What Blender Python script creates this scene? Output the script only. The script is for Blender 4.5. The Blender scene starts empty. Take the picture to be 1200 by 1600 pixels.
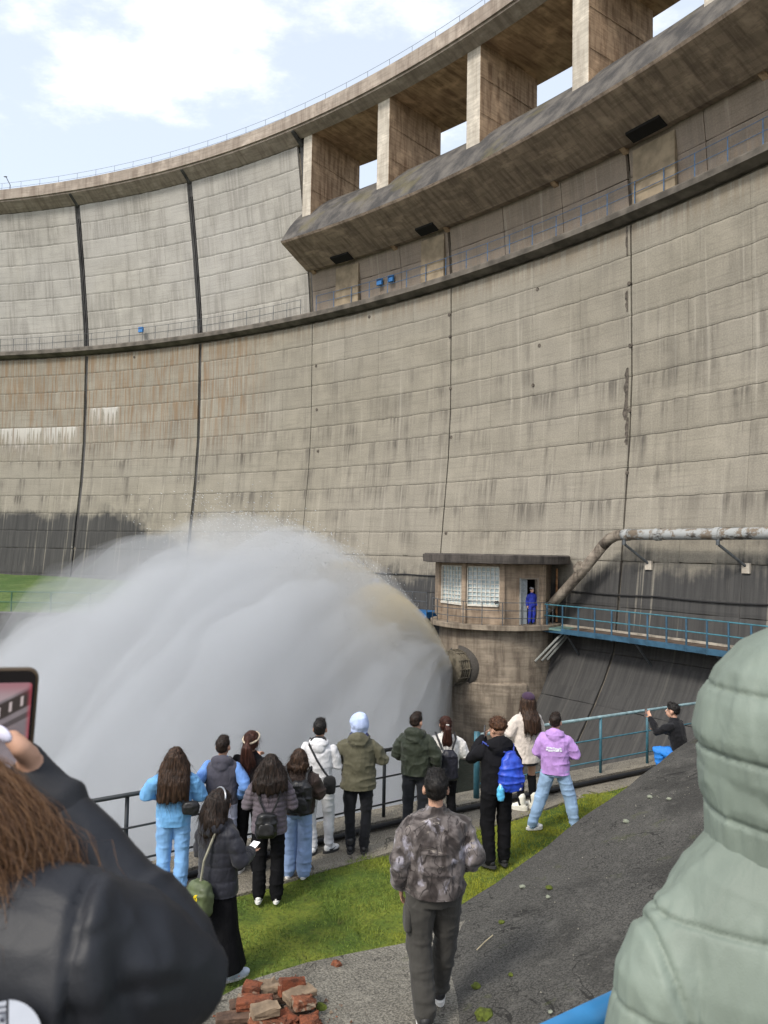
import bpy, bmesh, math, random
import numpy as np
from mathutils import Vector, Matrix
R_ = math.radians
random.seed(7); rng = np.random.default_rng(7)
sc = bpy.context.scene
col = sc.collection

# ------------------------------------------------------------------ camera
CZ = 3.75                                   # eye height above the walkway (m)
FPX, W0, H0 = 1200.0, 1200, 1600
PITCH = math.atan(60 / 1200); ROLL = R_(1.0)
cam = bpy.data.cameras.new('camera'); camo = bpy.data.objects.new('camera', cam); col.objects.link(camo)
cam.sensor_fit = 'VERTICAL'; cam.sensor_height = 24.0; cam.lens = 24.0 * FPX / H0
cam.clip_start = 0.05; cam.clip_end = 3000
camo.matrix_world = (Matrix.Translation((0, 0, CZ)) @ Matrix.Rotation(math.pi / 2 + PITCH, 4, 'X')
                     @ Matrix.Rotation(-ROLL, 4, 'Z').inverted())
sc.camera = camo
cam.dof.use_dof = True; cam.dof.focus_distance = 11.0; cam.dof.aperture_fstop = 6.0
# ------------------------------------------------------------------ sky, sun, exposure
SUN_EL, SUN_AZ = R_(46), R_(-142)            # azimuth from +Y, negative = left
wd = bpy.data.worlds.new('World'); sc.world = wd; wd.use_nodes = True
sc.view_settings.view_transform = 'Standard'; sc.view_settings.look = 'None'
sc.view_settings.exposure = 1.27; sc.view_settings.gamma = 1
SKY_STRENGTH = 0.12
def build_world():
    nt = wd.node_tree; N = nt.nodes; L = nt.links; N.clear()
    out = N.new('ShaderNodeOutputWorld'); bg = N.new('ShaderNodeBackground'); bg.inputs[1].default_value = SKY_STRENGTH
    L.new(bg.outputs[0], out.inputs[0])
    sky = N.new('ShaderNodeTexSky'); sky.sky_type = 'NISHITA'; sky.sun_disc = False
    sky.sun_elevation = SUN_EL; sky.sun_rotation = SUN_AZ
    sky.air_density = 1.0; sky.dust_density = 3.5; sky.ozone_density = 1.0; sky.altitude = 300
    tc = N.new('ShaderNodeTexCoord'); sep = N.new('ShaderNodeSeparateXYZ'); L.new(tc.outputs['Generated'], sep.inputs[0])
    def m(op, a, b=None, clamp=False):
        n = N.new('ShaderNodeMath'); n.operation = op; n.use_clamp = clamp
        for i, v in enumerate((a, b)):
            if v is None: continue
            if isinstance(v, (int, float)): n.inputs[i].default_value = v
            else: L.new(v, n.inputs[i])
        return n.outputs[0]
    z = m('MAXIMUM', sep.outputs[2], 0.06)
    z = m('ADD', z, 0.12)
    u = m('DIVIDE', sep.outputs[0], z); v = m('DIVIDE', sep.outputs[1], z)
    cb = N.new('ShaderNodeCombineXYZ'); L.new(u, cb.inputs[0]); L.new(v, cb.inputs[1])
    cb.inputs[2].default_value = 3.7
    def noise(sc_, det, rough, off):
        mp = N.new('ShaderNodeMapping'); L.new(cb.outputs[0], mp.inputs[0])
        mp.inputs['Location'].default_value = off; mp.inputs['Scale'].default_value = (1.0, 1.25, 1)
        n = N.new('ShaderNodeTexNoise'); L.new(mp.outputs[0], n.inputs['Vector'])
        n.inputs['Scale'].default_value = sc_; n.inputs['Detail'].default_value = det; n.inputs['Roughness'].default_value = rough
        return n.outputs[0]
    big = noise(0.95, 2.0, 0.5, (0.55, 0.2, 0)); fine = noise(4.2, 9.0, 0.62, (3.1, 1.0, 0))
    s = m('ADD', m('MULTIPLY', big, 1.05), m('MULTIPLY', fine, 0.55))
    mr = N.new('ShaderNodeMapRange'); mr.interpolation_type = 'SMOOTHSTEP'; L.new(s, mr.inputs[0])
    mr.inputs[1].default_value = 0.80; mr.inputs[2].default_value = 1.10
    mix = N.new('ShaderNodeMix'); mix.data_type = 'RGBA'; L.new(mr.outputs[0], mix.inputs[0])
    veil = N.new('ShaderNodeMix'); veil.data_type = 'RGBA'; veil.inputs[0].default_value = .55; L.new(sky.outputs[0], veil.inputs[6]); veil.inputs[7].default_value = (4.0, 4.2, 4.35, 1)
    L.new(veil.outputs[2], mix.inputs[6]); mix.inputs[7].default_value = (8.2, 7.9, 7.3, 1)
    L.new(mix.outputs[2], bg.inputs[0])
build_world()
sun = bpy.data.lights.new('sun', 'SUN'); suno = bpy.data.objects.new('sun', sun); col.objects.link(suno)
sun.energy = 1.25; sun.angle = R_(11); sun.color = (1.0, 0.95, 0.86)
sd = Vector((math.sin(SUN_AZ) * math.cos(SUN_EL), math.cos(SUN_AZ) * math.cos(SUN_EL), math.sin(SUN_EL)))
suno.rotation_euler = sd.to_track_quat('Z', 'Y').to_euler(); suno.location = sd * 90
cy = sc.cycles
cy.use_denoising = True; cy.max_bounces = 6; cy.diffuse_bounces = 3; cy.glossy_bounces = 3
cy.transmission_bounces = 4; cy.transparent_max_bounces = 12; cy.volume_bounces = 2
cy.volume_step_rate = 1.0; cy.volume_max_steps = 256; cy.sample_clamp_indirect = 8.0

# ------------------------------------------------------------------ geometry helpers
def ray(x, y):
    X = (x - 600) / FPX; Y = (800 - y) / FPX
    c, s = math.cos(ROLL), math.sin(ROLL)
    X, Y = c * X - s * Y, s * X + c * Y
    return np.array([X, math.cos(PITCH) - Y * math.sin(PITCH), math.sin(PITCH) + Y * math.cos(PITCH)])
def at(x, y, d):                            # world point at ground distance d along +Y
    r = ray(x, y); return r * (d / r[1]) + [0, 0, CZ]
def on(x, y, z):                            # world point at height z
    r = ray(x, y); return r * ((z - CZ) / r[2]) + [0, 0, CZ]

_h = rng.permutation(1024)
def vnoise(P, scale=1.0, seed=0):
    P = np.asarray(P, float) * scale + seed * 17.31
    i = np.floor(P).astype(int); f = P - i; f = f * f * (3 - 2 * f)
    def hsh(a, b, c): return _h[(_h[(_h[a & 1023] + b) & 1023] + c) & 1023] / 511.5 - 1
    r = 0
    for dx in (0, 1):
        for dy in (0, 1):
            for dz in (0, 1):
                w = (f[:, 0] if dx else 1 - f[:, 0]) * (f[:, 1] if dy else 1 - f[:, 1]) * (f[:, 2] if dz else 1 - f[:, 2])
                r = r + w * hsh(i[:, 0] + dx, i[:, 1] + dy, i[:, 2] + dz)
    return r
def fbm(P, scale, octs=3, seed=0):
    r = 0; a = 1.0; t = 0
    for k in range(octs):
        r = r + a * vnoise(P, scale * 2 ** k, seed + k); t += a; a *= .5
    return r / t

def mesh(verts, faces, name='mesh', smooth=False):
    me = bpy.data.meshes.new(name)
    me.from_pydata([tuple(map(float, v)) for v in verts], [], [tuple(map(int, q)) for q in faces]); me.update()
    if smooth: me.polygons.foreach_set('use_smooth', [True] * len(me.polygons))
    return me
def fixn(me):
    bm = bmesh.new(); bm.from_mesh(me); bmesh.ops.recalc_face_normals(bm, faces=bm.faces); bm.to_mesh(me); bm.free(); return me
class MB:                                   # collects shapes into one mesh
    def __init__(s): s.v = []; s.f = []
    def add(s, v, f):
        o = len(s.v); s.v += [tuple(p) for p in v]; s.f += [tuple(i + o for i in q) for q in f]; return s
    def box(s, c, size, rz=0, M=None):
        x, y, z = [k / 2 for k in size]
        v = [Vector((sx * x, sy * y, sz * z)) for sz in (-1, 1) for sy in (-1, 1) for sx in (-1, 1)]
        m = M if M is not None else Matrix.Rotation(rz, 3, 'Z')
        v = [m @ p + Vector(c) for p in v]
        return s.add(v, [(0, 2, 3, 1), (4, 5, 7, 6), (0, 1, 5, 4), (2, 6, 7, 3), (0, 4, 6, 2), (1, 3, 7, 5)])
    def tube(s, pts, rad, n=8, cap=True, flat=None):
        pts = [Vector(p) for p in pts]
        if not hasattr(rad, '__len__'): rad = [rad] * len(pts)
        o = len(s.v); prev = None
        for i, p in enumerate(pts):
            d = (pts[min(i + 1, len(pts) - 1)] - pts[max(i - 1, 0)]).normalized()
            if prev is None:
                a = Vector((0, 0, 1)) if abs(d.z) < .9 else Vector((0, 1, 0))
                prev = (a - d * a.dot(d)).normalized()
            else: prev = (prev - d * prev.dot(d)).normalized()
            b = d.cross(prev)
            for k in range(n):
                w = 2 * math.pi * k / n
                s.v.append(tuple(p + (prev * math.cos(w) + b * math.sin(w)) * rad[i]))
        for i in range(len(pts) - 1):
            for k in range(n):
                a = o + i * n + k; b2 = o + i * n + (k + 1) % n
                s.f.append((a, b2, b2 + n, a + n))
        if cap:
            s.f.append(tuple(o + k for k in reversed(range(n)))); s.f.append(tuple(o + (len(pts) - 1) * n + k for k in range(n)))
        return s
    def capsule(s, pts, rad, n=12):         # tube with rounded ends
        pts = [Vector(p) for p in pts]; rad = list(rad) if hasattr(rad, '__len__') else [rad] * len(pts)
        d0 = (pts[0] - pts[1]).normalized(); d1 = (pts[-1] - pts[-2]).normalized()
        P = [pts[0] + d0 * rad[0] * k for k in (.97, .75)] + pts + [pts[-1] + d1 * rad[-1] * k for k in (.75, .97)]
        Q = [rad[0] * .2, rad[0] * .66] + rad + [rad[-1] * .66, rad[-1] * .2]
        return s.tube(P, Q, n)
    def ell(s, c, r, M=None, nu=16, nv=10):
        v = []; f = []; c = Vector(c)
        for j in range(nv + 1):
            t = math.pi * j / nv
            for i in range(nu):
                w = 2 * math.pi * i / nu
                q = Vector((r[0] * math.sin(t) * math.cos(w), r[1] * math.sin(t) * math.sin(w), r[2] * math.cos(t)))
                if j in (0, nv) : q = q + Vector((1e-4 * math.cos(w), 1e-4 * math.sin(w), 0))
                v.append((M @ q if M is not None else q) + c)
        for j in range(nv):
            for i in range(nu):
                a = j * nu + i; b = j * nu + (i + 1) % nu
                f.append((a, a + nu, b + nu, b))
        f.append(tuple(range(nu))); f.append(tuple(reversed(range(nv * nu, nv * nu + nu))))
        return s.add(v, f)
    def loft(s, rings, n=18, p=2.0):        # rings: (cx,cy,cz,rx,ry[,yaw]) horizontal super-ellipses
        o = len(s.v)
        for r in rings:
            yaw = r[5] if len(r) > 5 else 0
            for k in range(n):
                w = 2 * math.pi * k / n; c, q = math.cos(w), math.sin(w)
                x = r[3] * math.copysign(abs(c) ** (2 / p), c); y = r[4] * math.copysign(abs(q) ** (2 / p), q)
                s.v.append((r[0] + x * math.cos(yaw) - y * math.sin(yaw), r[1] + x * math.sin(yaw) + y * math.cos(yaw), r[2]))
        m = len(rings)
        for i in range(m - 1):
            for k in range(n):
                a = o + i * n + k; b = o + i * n + (k + 1) % n
                s.f.append((a, b, b + n, a + n))
        s.f.append(tuple(o + k for k in reversed(range(n)))); s.f.append(tuple(o + (m - 1) * n + k for k in range(n)))
        return s
    def mesh(s, name='mesh', smooth=False): return fixn(mesh(s.v, s.f, name, smooth))
    def build(s, name, mat_, parent=None, smooth=False, bevel=0): return obj(name, s.mesh(name, smooth), mat_, parent, bevel=bevel)

def obj(name, me, mat_=None, parent=None, bevel=0):
    o = bpy.data.objects.new(name, me); col.objects.link(o)
    if mat_ is not None and len(me.materials) == 0:
        for m_ in (mat_ if isinstance(mat_, (list, tuple)) else [mat_]): me.materials.append(m_)
    if parent is not None:
        o.parent = parent
        if parent.get('_w'): o.location = -Vector(parent['_w'])
    if bevel:
        b = o.modifiers.new('bevel', 'BEVEL'); b.width = bevel; b.segments = 2; b.limit_method = 'ANGLE'; b.angle_limit = R_(35)
    return o
def tag(o, label=None, cat=None, group=None, kind=None):
    if label: o['label'] = label
    if cat: o['category'] = cat
    if group: o['group'] = group
    if kind: o['kind'] = kind
    return o
def thing(name, label, cat, loc=(0, 0, 0), rz=0, group=None, world=False):
    o = bpy.data.objects.new(name, None); col.objects.link(o); o.empty_display_size = .2
    o.location = Vector([float(k) for k in loc]); o.rotation_euler = (0, 0, rz)
    if world: o['_w'] = [float(k) for k in loc]         # parts are given in world coordinates
    return tag(o, label, cat, group)

# ------------------------------------------------------------------ materials
class NT:
    def __init__(s, name):
        s.m = bpy.data.materials.new(name); s.m.use_nodes = True
        s.N = s.m.node_tree.nodes; s.L = s.m.node_tree.links
        s.b = s.N['Principled BSDF']; s.out = s.N['Material Output']
    def put(s, sock, v):
        if v is None: return
        if isinstance(v, bpy.types.NodeSocket): s.L.new(v, sock)
        elif isinstance(v, (tuple, list)) and len(v) == 3 and sock.type == 'RGBA': sock.default_value = (*v, 1)
        else: sock.default_value = v
    def math(s, op, a, b=None, clamp=False, c=None):
        n = s.N.new('ShaderNodeMath'); n.operation = op; n.use_clamp = clamp
        s.put(n.inputs[0], a); s.put(n.inputs[1], b); s.put(n.inputs[2], c); return n.outputs[0]
    def mix(s, f, a, b, mode='MIX'):
        n = s.N.new('ShaderNodeMix'); n.data_type = 'RGBA'; n.blend_type = mode
        s.put(n.inputs[0], f); s.put(n.inputs[6], a); s.put(n.inputs[7], b); return n.outputs[2]
    def rng(s, v, a, b, c=0.0, d=1.0, smooth=True):
        n = s.N.new('ShaderNodeMapRange'); n.interpolation_type = 'SMOOTHSTEP' if smooth else 'LINEAR'
        s.put(n.inputs[0], v); s.put(n.inputs[1], a); s.put(n.inputs[2], b); s.put(n.inputs[3], c); s.put(n.inputs[4], d); return n.outputs[0]
    def noise(s, vec, scale=5.0, det=4.0, rough=.55, dist=0.0):
        n = s.N.new('ShaderNodeTexNoise'); s.put(n.inputs['Vector'], vec)
        s.put(n.inputs['Scale'], scale); s.put(n.inputs['Detail'], det); s.put(n.inputs['Roughness'], rough); s.put(n.inputs['Distortion'], dist)
        return n.outputs[0]
    def vor(s, vec, scale, feature='F1'):
        n = s.N.new('ShaderNodeTexVoronoi'); n.feature = feature; s.put(n.inputs['Vector'], vec); s.put(n.inputs['Scale'], scale); return n
    def xyz(s, x, y, z):
        n = s.N.new('ShaderNodeCombineXYZ')
        for i, v in enumerate((x, y, z)): s.put(n.inputs[i], v)
        return n.outputs[0]
    def sep(s, v):
        n = s.N.new('ShaderNodeSeparateXYZ'); s.put(n.inputs[0], v); return n.outputs
    def scl(s, v, k):
        n = s.N.new('ShaderNodeMapping'); s.put(n.inputs[0], v); n.inputs['Scale'].default_value = k; return n.outputs[0]
    def geo(s): return s.N.new('ShaderNodeNewGeometry').outputs['Position']
    def ocoord(s): return s.N.new('ShaderNodeTexCoord').outputs['Object']
    def rand(s): return s.N.new('ShaderNodeObjectInfo').outputs['Random']
    def bump(s, h, strength=.3, dist=.02):
        n = s.N.new('ShaderNodeBump'); s.put(n.inputs['Height'], h); n.inputs['Strength'].default_value = strength; n.inputs['Distance'].default_value = dist
        s.L.new(n.outputs[0], s.b.inputs['Normal']); return n.outputs[0]
    def col(s, c): s.put(s.b.inputs['Base Color'], c)
    def rough(s, r): s.put(s.b.inputs['Roughness'], r)
    def fin(s, rough=None, metal=None, spec=None, sheen=None):
        if rough is not None: s.rough(rough)
        if metal is not None: s.b.inputs['Metallic'].default_value = metal
        if spec is not None: s.b.inputs['Specular IOR Level'].default_value = spec
        if sheen is not None: s.b.inputs['Sheen Weight'].default_value = sheen
        return s.m
def mulc(c, k): return tuple(min(1, x * k) for x in c)
def plain(name, c, rough=.7, var=.18, scale=12, metal=0, bump=.15, bd=.01, obj_space=True, spec=.4, sheen=None, stretch=(1, 1, 1)):
    t = NT(name); v = t.ocoord() if obj_space else t.geo()
    v = t.scl(v, stretch)
    n = t.noise(v, scale, 5); t.col(t.mix(t.rng(n, .3, .7), mulc(c, 1 - var), mulc(c, 1 + var)))
    if bump: t.bump(t.noise(v, scale * 2.5, 4), bump, bd)
    return t.fin(rough, metal, spec, sheen)
def cloth(name, c, rough=.85, var=.12, weave=260, spec=.2, sheen=.1, folds=.6):
    t = NT(name); v = t.ocoord()
    n = t.noise(v, 7, 4); f = t.noise(t.scl(v, (1, 1, .45)), 16, 3, .5, .6)
    t.col(t.mix(t.rng(n, .3, .7), mulc(c, 1 - var), mulc(c, 1 + var)))
    t.bump(t.math('ADD', t.math('MULTIPLY', f, 1.0), t.math('MULTIPLY', t.noise(v, weave, 1), .06)), folds, .02)
    return t.fin(rough, 0, spec, sheen)
M = {}
def mcloth(key, c, **k):
    if key not in M: M[key] = cloth(key, c, **k)
    return M[key]
# ------------------------------------------------------------------ THE DAM
DC = np.array([-48.086, -5.972]); DR = 72.155           # centre and radius of the arch, walkway edge
def pol(th, o, z):                                       # th in degrees, o = metres upstream of the walkway edge
    t = R_(th); return np.array([DC[0] + (DR + o) * math.cos(t), DC[1] + (DR + o) * math.sin(t), z])
_pz = [-9, -6, -3, -1.5, -.4, 1, 3, 6, 9, 12, 15, 19.75, 22, 26, 31.5, 34]
_po = [-6.2, -4.2, -2.0, -1.0, -.5, -.35, -.1, .2, .52, .68, .66, .58, .35, -.25, -1.2, -1.6]
def face(z): return float(np.interp(z, _pz, _po))
LIFT = [3.44 + 1.453 * k for k in range(12)]             # 3.44 .. 19.42 lower lifts
UPL = [20.15 + 1.406 * k for k in range(9)]              # 20.15 .. 31.4 upper lifts
JOINTS = [80.7, 71.4, 62.41, 53.9, 44.54, 35.02, 25.5]
WIDE = {80.7: .2, 71.4: .2, 62.41: .2, 53.9: .17, 44.54: .045, 35.02: .05, 25.5: .05}   # half gaps in degrees

def concrete_dam(name, upper=False, base=(.252, .230, .188)):
    t = NT(name); x, y, z = t.sep(t.geo())
    a = t.math('ARCTAN2', t.math('SUBTRACT', y, float(DC[1])), t.math('SUBTRACT', x, float(DC[0])))
    u = t.math('MULTIPLY', a, DR); deg = t.math('MULTIPLY', a, 180 / math.pi)
    def uv(ku, kv, off=0.0): return t.xyz(t.math('MULTIPLY', u, ku), t.math('MULTIPLY', z, kv), off)
    med = t.noise(uv(.8, .8), 1, 5, .62); big = t.noise(uv(.11, .13), 1, 2)
    grain = t.noise(uv(14, 14), 1, 3, .7)
    li = t.math('FLOOR', t.math('DIVIDE', t.math('SUBTRACT', z, 3.44 if not upper else 20.15), 1.453 if not upper else 1.406))
    def uvl(ku, kv, off, kl): return t.xyz(t.math('MULTIPLY', u, ku), t.math('ADD', t.math('MULTIPLY', z, kv), t.math('MULTIPLY', li, kl)), off)
    streak = t.noise(uvl(.8, .10, 4.0, .22), 1, 3, .6); fine = t.noise(uvl(5.0, .20, 9.0, .37), 1, 3, .68)
    board = t.noise(uv(.35, 8.5, 31.), 1, 3, .6)
    calc = t.noise(uv(4.0, .10, 15.), 1, 3, .6)
    c = t.mix(t.rng(med, .32, .68), mulc(base, .84), mulc(base, 1.12))
    blo = t.noise(uv(.28, .42, 22.), 1, 4, .6); c = t.mix(t.math('MULTIPLY', t.rng(blo, .48, .66), .42), c, mulc(base, .56))
    c = t.mix(t.math('MULTIPLY', t.rng(big, .35, .7), .55), c, mulc((base[0] * 1.0, base[1] * 1.02, base[2] * 1.10), 1.16))
    r = t.rand()
    c = t.mix(t.math('MULTIPLY', r, .33), c, mulc((base[0] * .92, base[1] * .92, base[2] * .94), .70))
    c = t.mix(.33, c, t.mix(t.rng(grain, .25, .75), mulc(base, .5), mulc(base, 1.4)))
    c = t.mix(t.math('MULTIPLY', t.rng(board, .52, .66), .28), c, mulc(base, .55))
    # grey weathering running down the lifts
    ds = t.math('MULTIPLY', t.rng(streak, .44, .60), t.rng(fine, .34, .60))
    if not upper:
        band = t.math('MULTIPLY', t.rng(z, 2.5, 6.5), t.rng(z, 17.5, 10.5))
        fr = t.math('FRACT', t.math('DIVIDE', t.math('SUBTRACT', z, 3.44), 1.453)); hang = t.rng(fr, .05, .95, .35, 1.0)
        patch_ = t.rng(blo, .40, .58, .25, 1.0)
        ds = t.math('MULTIPLY', t.math('MULTIPLY', ds, hang), t.math('ADD', .25, t.math('MULTIPLY', t.math('MULTIPLY', band, patch_), .72)), True)
    else: ds = t.math('MULTIPLY', ds, .30)
    c = t.mix(ds, c, (.088, .079, .069))
    c = t.mix(t.math('MULTIPLY', t.rng(calc, .56, .74), .27), c, (.46, .43, .37))
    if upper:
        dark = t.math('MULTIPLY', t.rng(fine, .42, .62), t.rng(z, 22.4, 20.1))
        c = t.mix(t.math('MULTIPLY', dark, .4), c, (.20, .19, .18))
    else:
        # rust washed out of the lift lines at the left, under the walkway
        rm = t.math('MULTIPLY', t.math('MULTIPLY', t.rng(deg, 56, 60), t.rng(z, 9.5, 15)), t.rng(fine, .42, .64))
        c = t.mix(t.math('MULTIPLY', rm, .68), c, (.20, .125, .068))
        ur = t.math('MULTIPLY', t.rng(z, 18.0, 19.5), t.rng(fine, .38, .6))
        c = t.mix(t.math('MULTIPLY', ur, .55), c, (.17, .125, .08))
        # white lime efflorescence
        for (d0, d1, ztop, ln) in ((71.75, 78.5, 13.6, 1.9), (68.6, 71.1, 15.05, 1.7)):
            mk = t.math('MULTIPLY', t.rng(deg, d0, d0 + .1), t.rng(deg, d1, d1 - .3))
            depth = t.math('MULTIPLY', t.math('MULTIPLY', t.rng(fine, .34, .72), t.rng(streak, .3, .65, .35, 1.2)), ln * 1.7)
            mk = t.math('MULTIPLY', mk, t.math('MULTIPLY', t.rng(z, ztop, ztop - .06), t.rng(t.math('SUBTRACT', ztop, z), t.math('ADD', depth, .12), depth)))
            c = t.mix(t.math('MULTIPLY', t.math('MULTIPLY', mk, t.rng(calc, .36, .52, .25, 1.0)), t.rng(z, ztop - 2.2, ztop, .2, .66)), c, (.56, .55, .53))
        # dark biofilm rising from the splash zone
        wob = t.math('ADD', t.math('MULTIPLY', t.noise(uv(.33, .33, 3.), 1, 4, .65), 5.0), t.math('MULTIPLY', fine, 1.6))
        lim = t.math('ADD', t.rng(deg, 58, 70, 2.6, 6.6), t.rng(deg, 38, 34, 0, .9))
        wet = t.rng(t.math('ADD', z, t.math('SUBTRACT', wob, 3.3)), t.math('ADD', lim, .7), t.math('SUBTRACT', lim, .8))
        pale = t.math('SUBTRACT', 1.0, t.math('MULTIPLY', t.rng(calc, .58, .68), t.rng(z, -.6, .6, .06, .5)))
        c = t.mix(t.math('MULTIPLY', t.math('MULTIPLY', wet, .93), pale), c, t.mix(t.rng(fine, .3, .7), (.026, .027, .03), (.05, .05, .051)))
    t.col(c)
    t.bump(t.math('ADD', grain, t.math('MULTIPLY', fine, .8)), .26, .025)
    return t.fin(.88, 0, .25)
M['dam_low'] = concrete_dam('dam_concrete_lower')
M['dam_up'] = concrete_dam('dam_concrete_upper', True, (.37, .352, .32))
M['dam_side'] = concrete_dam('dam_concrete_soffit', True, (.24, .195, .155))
M['gap'] = plain('lift_gap', (.105, .092, .074), .95, .4, 2.2, obj_space=False)
M['joint'] = plain('joint_stain', (.06, .058, .058), .9, .45, 2.2, obj_space=False, stretch=(1, 1, .25))
def brown_conc(name, base, dark, radial=False):
    t = NT(name); g = t.geo(); v = t.scl(g, (1.6, 1.6, .18))
    if radial:
        x, y, z = t.sep(g); dx = t.math('SUBTRACT', x, float(DC[0])); dy = t.math('SUBTRACT', y, float(DC[1]))
        rr = t.math('SQRT', t.math('ADD', t.math('MULTIPLY', dx, dx), t.math('MULTIPLY', dy, dy)))
        v = t.xyz(t.math('MULTIPLY', t.math('ARCTAN2', dy, dx), DR * 1.5), t.math('MULTIPLY', rr, .16), t.math('MULTIPLY', z, .12))
    n = t.noise(v, 2.2, 6, .65); m_ = t.noise(g, 1.1, 6, .6)
    bl = t.noise(t.scl(g, (.6, .6, 9)), 1.0, 3)
    c = t.mix(t.rng(n, .38, .66), base, dark); c = t.mix(t.rng(m_, .45, .8), c, mulc(base, 1.5)); c = t.mix(t.math('MULTIPLY', t.rng(bl, .5, .56), .25), c, mulc(dark, .6))
    t.col(c); t.bump(t.math('ADD', n, t.noise(g, 14, 4)), .4, .04); return t.fin(.9, 0, .2)
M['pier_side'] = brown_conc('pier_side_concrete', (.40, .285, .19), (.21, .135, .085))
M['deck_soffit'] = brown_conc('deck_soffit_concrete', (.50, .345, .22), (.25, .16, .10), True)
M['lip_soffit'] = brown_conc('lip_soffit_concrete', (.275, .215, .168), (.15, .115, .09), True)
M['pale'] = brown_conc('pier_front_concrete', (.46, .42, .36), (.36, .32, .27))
M['crest'] = brown_conc('crest_concrete', (.31, .265, .225), (.215, .175, .145), True)
def mk_lip():
    t = NT('mossy_lip_concrete'); g = t.geo(); v = t.scl(g, (1, 1, .5))
    n = t.noise(v, .9, 7, .66); m_ = t.noise(g, .45, 5, .6)
    c = t.mix(t.rng(n, .35, .65), (.052, .05, .05), (.125, .115, .105)); c = t.mix(t.math('MULTIPLY', t.rng(m_, .54, .68), .5), c, (.12, .105, .05))
    t.col(c); t.bump(t.noise(g, 6, 6, .7), .6, .08); return t.fin(.95, 0, .2)
M['lip'] = mk_lip()

E0 = pol(46, 0, 0)
dam = thing('dam', 'huge curved grey concrete arch dam with spillway bays filling the background', 'dam', E0, world=True)
def sweep(profile, th0, th1, n, mats=None, seg_mats=None, jitter=0):
    v = []; f = []; m_ = len(profile); fm = []
    for i in range(n + 1):
        th = th0 + (th1 - th0) * i / n
        for (o, z) in profile: v.append(pol(th, o, z))
    for i in range(n):
        for k in range(m_):
            a = i * m_ + k; b = i * m_ + (k + 1) % m_
            f.append((a, b, b + m_, a + m_)); fm.append(seg_mats[k] if seg_mats else 0)
    f.append(tuple(reversed(range(m_)))); fm.append(0)
    f.append(tuple(n * m_ + k for k in range(m_))); fm.append(0)
    me = mesh(v, f, 'sweep'); me.polygons.foreach_set('material_index', fm)
    for q in (mats or []): me.materials.append(q)
    return fixn(me)
TH0, TH1 = 84.0, 21.0
# recessed core behind the facing panels
prof = [(face(z) + .16, z) for z in np.arange(-9, 32.01, 1.0)] + [(6.0, 32), (9.0, -9)]
obj('core_wall', sweep([(o, z) for o, z in prof if z < 23] + [(9, 22.5), (12, -9)], TH0, TH1, 64), M['gap'], dam)
obj('core_wall', sweep([(face(z) + .16, z) for z in np.arange(20, 31.6, 1.0)] + [(3.8, 31.4), (3.8, 20)], TH0, 53.75, 30), M['gap'], dam)

def panel_mesh(dth, z0, z1, seed, nu=6, nv=2, thick=.2, gz=.016, sb=None, stp=None, amp=.014):
    """one cast lift between two joints: curved, chamfered, with an uneven arris"""
    r2 = random.Random(seed); v = []; f = []
    def P(th, o, z): t = R_(th); return ((DR + o) * math.cos(t), (DR + o) * math.sin(t), z)
    if sb is None: jt = [r2.uniform(-amp, amp) for _ in range(nu + 1)]; jb = [r2.uniform(-amp, amp) for _ in range(nu + 1)]
    else:
        ra, rb = random.Random(stp), random.Random(sb); jt = [ra.uniform(-amp, amp) for _ in range(nu + 1)]; jb = [rb.uniform(-amp, amp) for _ in range(nu + 1)]
    rows = [('b', z0 + gz), (0, None), ('t', z1 - gz)]
    zs = [z0 + gz] + [z0 + gz + (z1 - z0 - 2 * gz) * k for k in (.07, .5, .93)] + [z1 - gz]
    for j, z in enumerate(zs):
        for i in range(nu + 1):
            th = -dth / 2 + dth * i / nu
            zz = z + (jb[i] if j <= 1 else jt[i] if j >= 3 else 0)
            o = face(z) + (.02 if j in (0, 4) else 0) + (.007 if i in (0, nu) else 0)
            v.append(P(th, o, zz))
    n1 = nu + 1
    for j in range(4):
        for i in range(nu): f.append((j * n1 + i, j * n1 + i + 1, (j + 1) * n1 + i + 1, (j + 1) * n1 + i))
    per = [(0, i) for i in range(n1)] + [(j, nu) for j in range(1, 5)] + [(4, i) for i in range(nu - 1, -1, -1)] + [(j, 0) for j in range(3, 0, -1)]
    b0 = len(v)
    for (j, i) in per:
        x, y, z = v[j * n1 + i]; k = 1 + thick / math.hypot(x, y); v.append((x * k, y * k, z))
    for q in range(len(per)):
        a = per[q][0] * n1 + per[q][1]; b = per[(q + 1) % len(per)]; b = b[0] * n1 + b[1]
        f.append((a, b, b0 + (q + 1) % len(per), b0 + q))
    return fixn(mesh(v, f, 'panel'))
def lay_panels(name, lifts, joints, mat_, ncol=4, gv=.007, wide=None):
    wide = wide or WIDE
    for k in range(len(lifts) - 1):
        var = {}
        for J in range(len(joints) - 1):
            a = joints[J] - wide[joints[J]]; b = joints[J + 1] + wide[joints[J + 1]]
            d = (a - b) / ncol
            for q in range(ncol):
                vr = (J * 4 + q) * 7 % 5; key = (round(d, 3), vr)
                if key not in var:
                    me = panel_mesh(d - gv, lifts[k], lifts[k + 1], k, nu=10, gz=.011, sb=k * 10 + vr + len(lifts) * 1000, stp=(k + 1) * 10 + vr + len(lifts) * 1000, amp=.022); me.materials.append(mat_); var[key] = me
                o = obj(name, var[key], None, dam)
                th = a - d * (q + .5); pr = random.uniform(-.004, .007)
                c = np.array([DC[0] - pr * math.cos(R_(th)), DC[1] - pr * math.sin(R_(th)), 0])
                o.location = Vector(c - E0); o.rotation_euler = (0, 0, R_(th))
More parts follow.
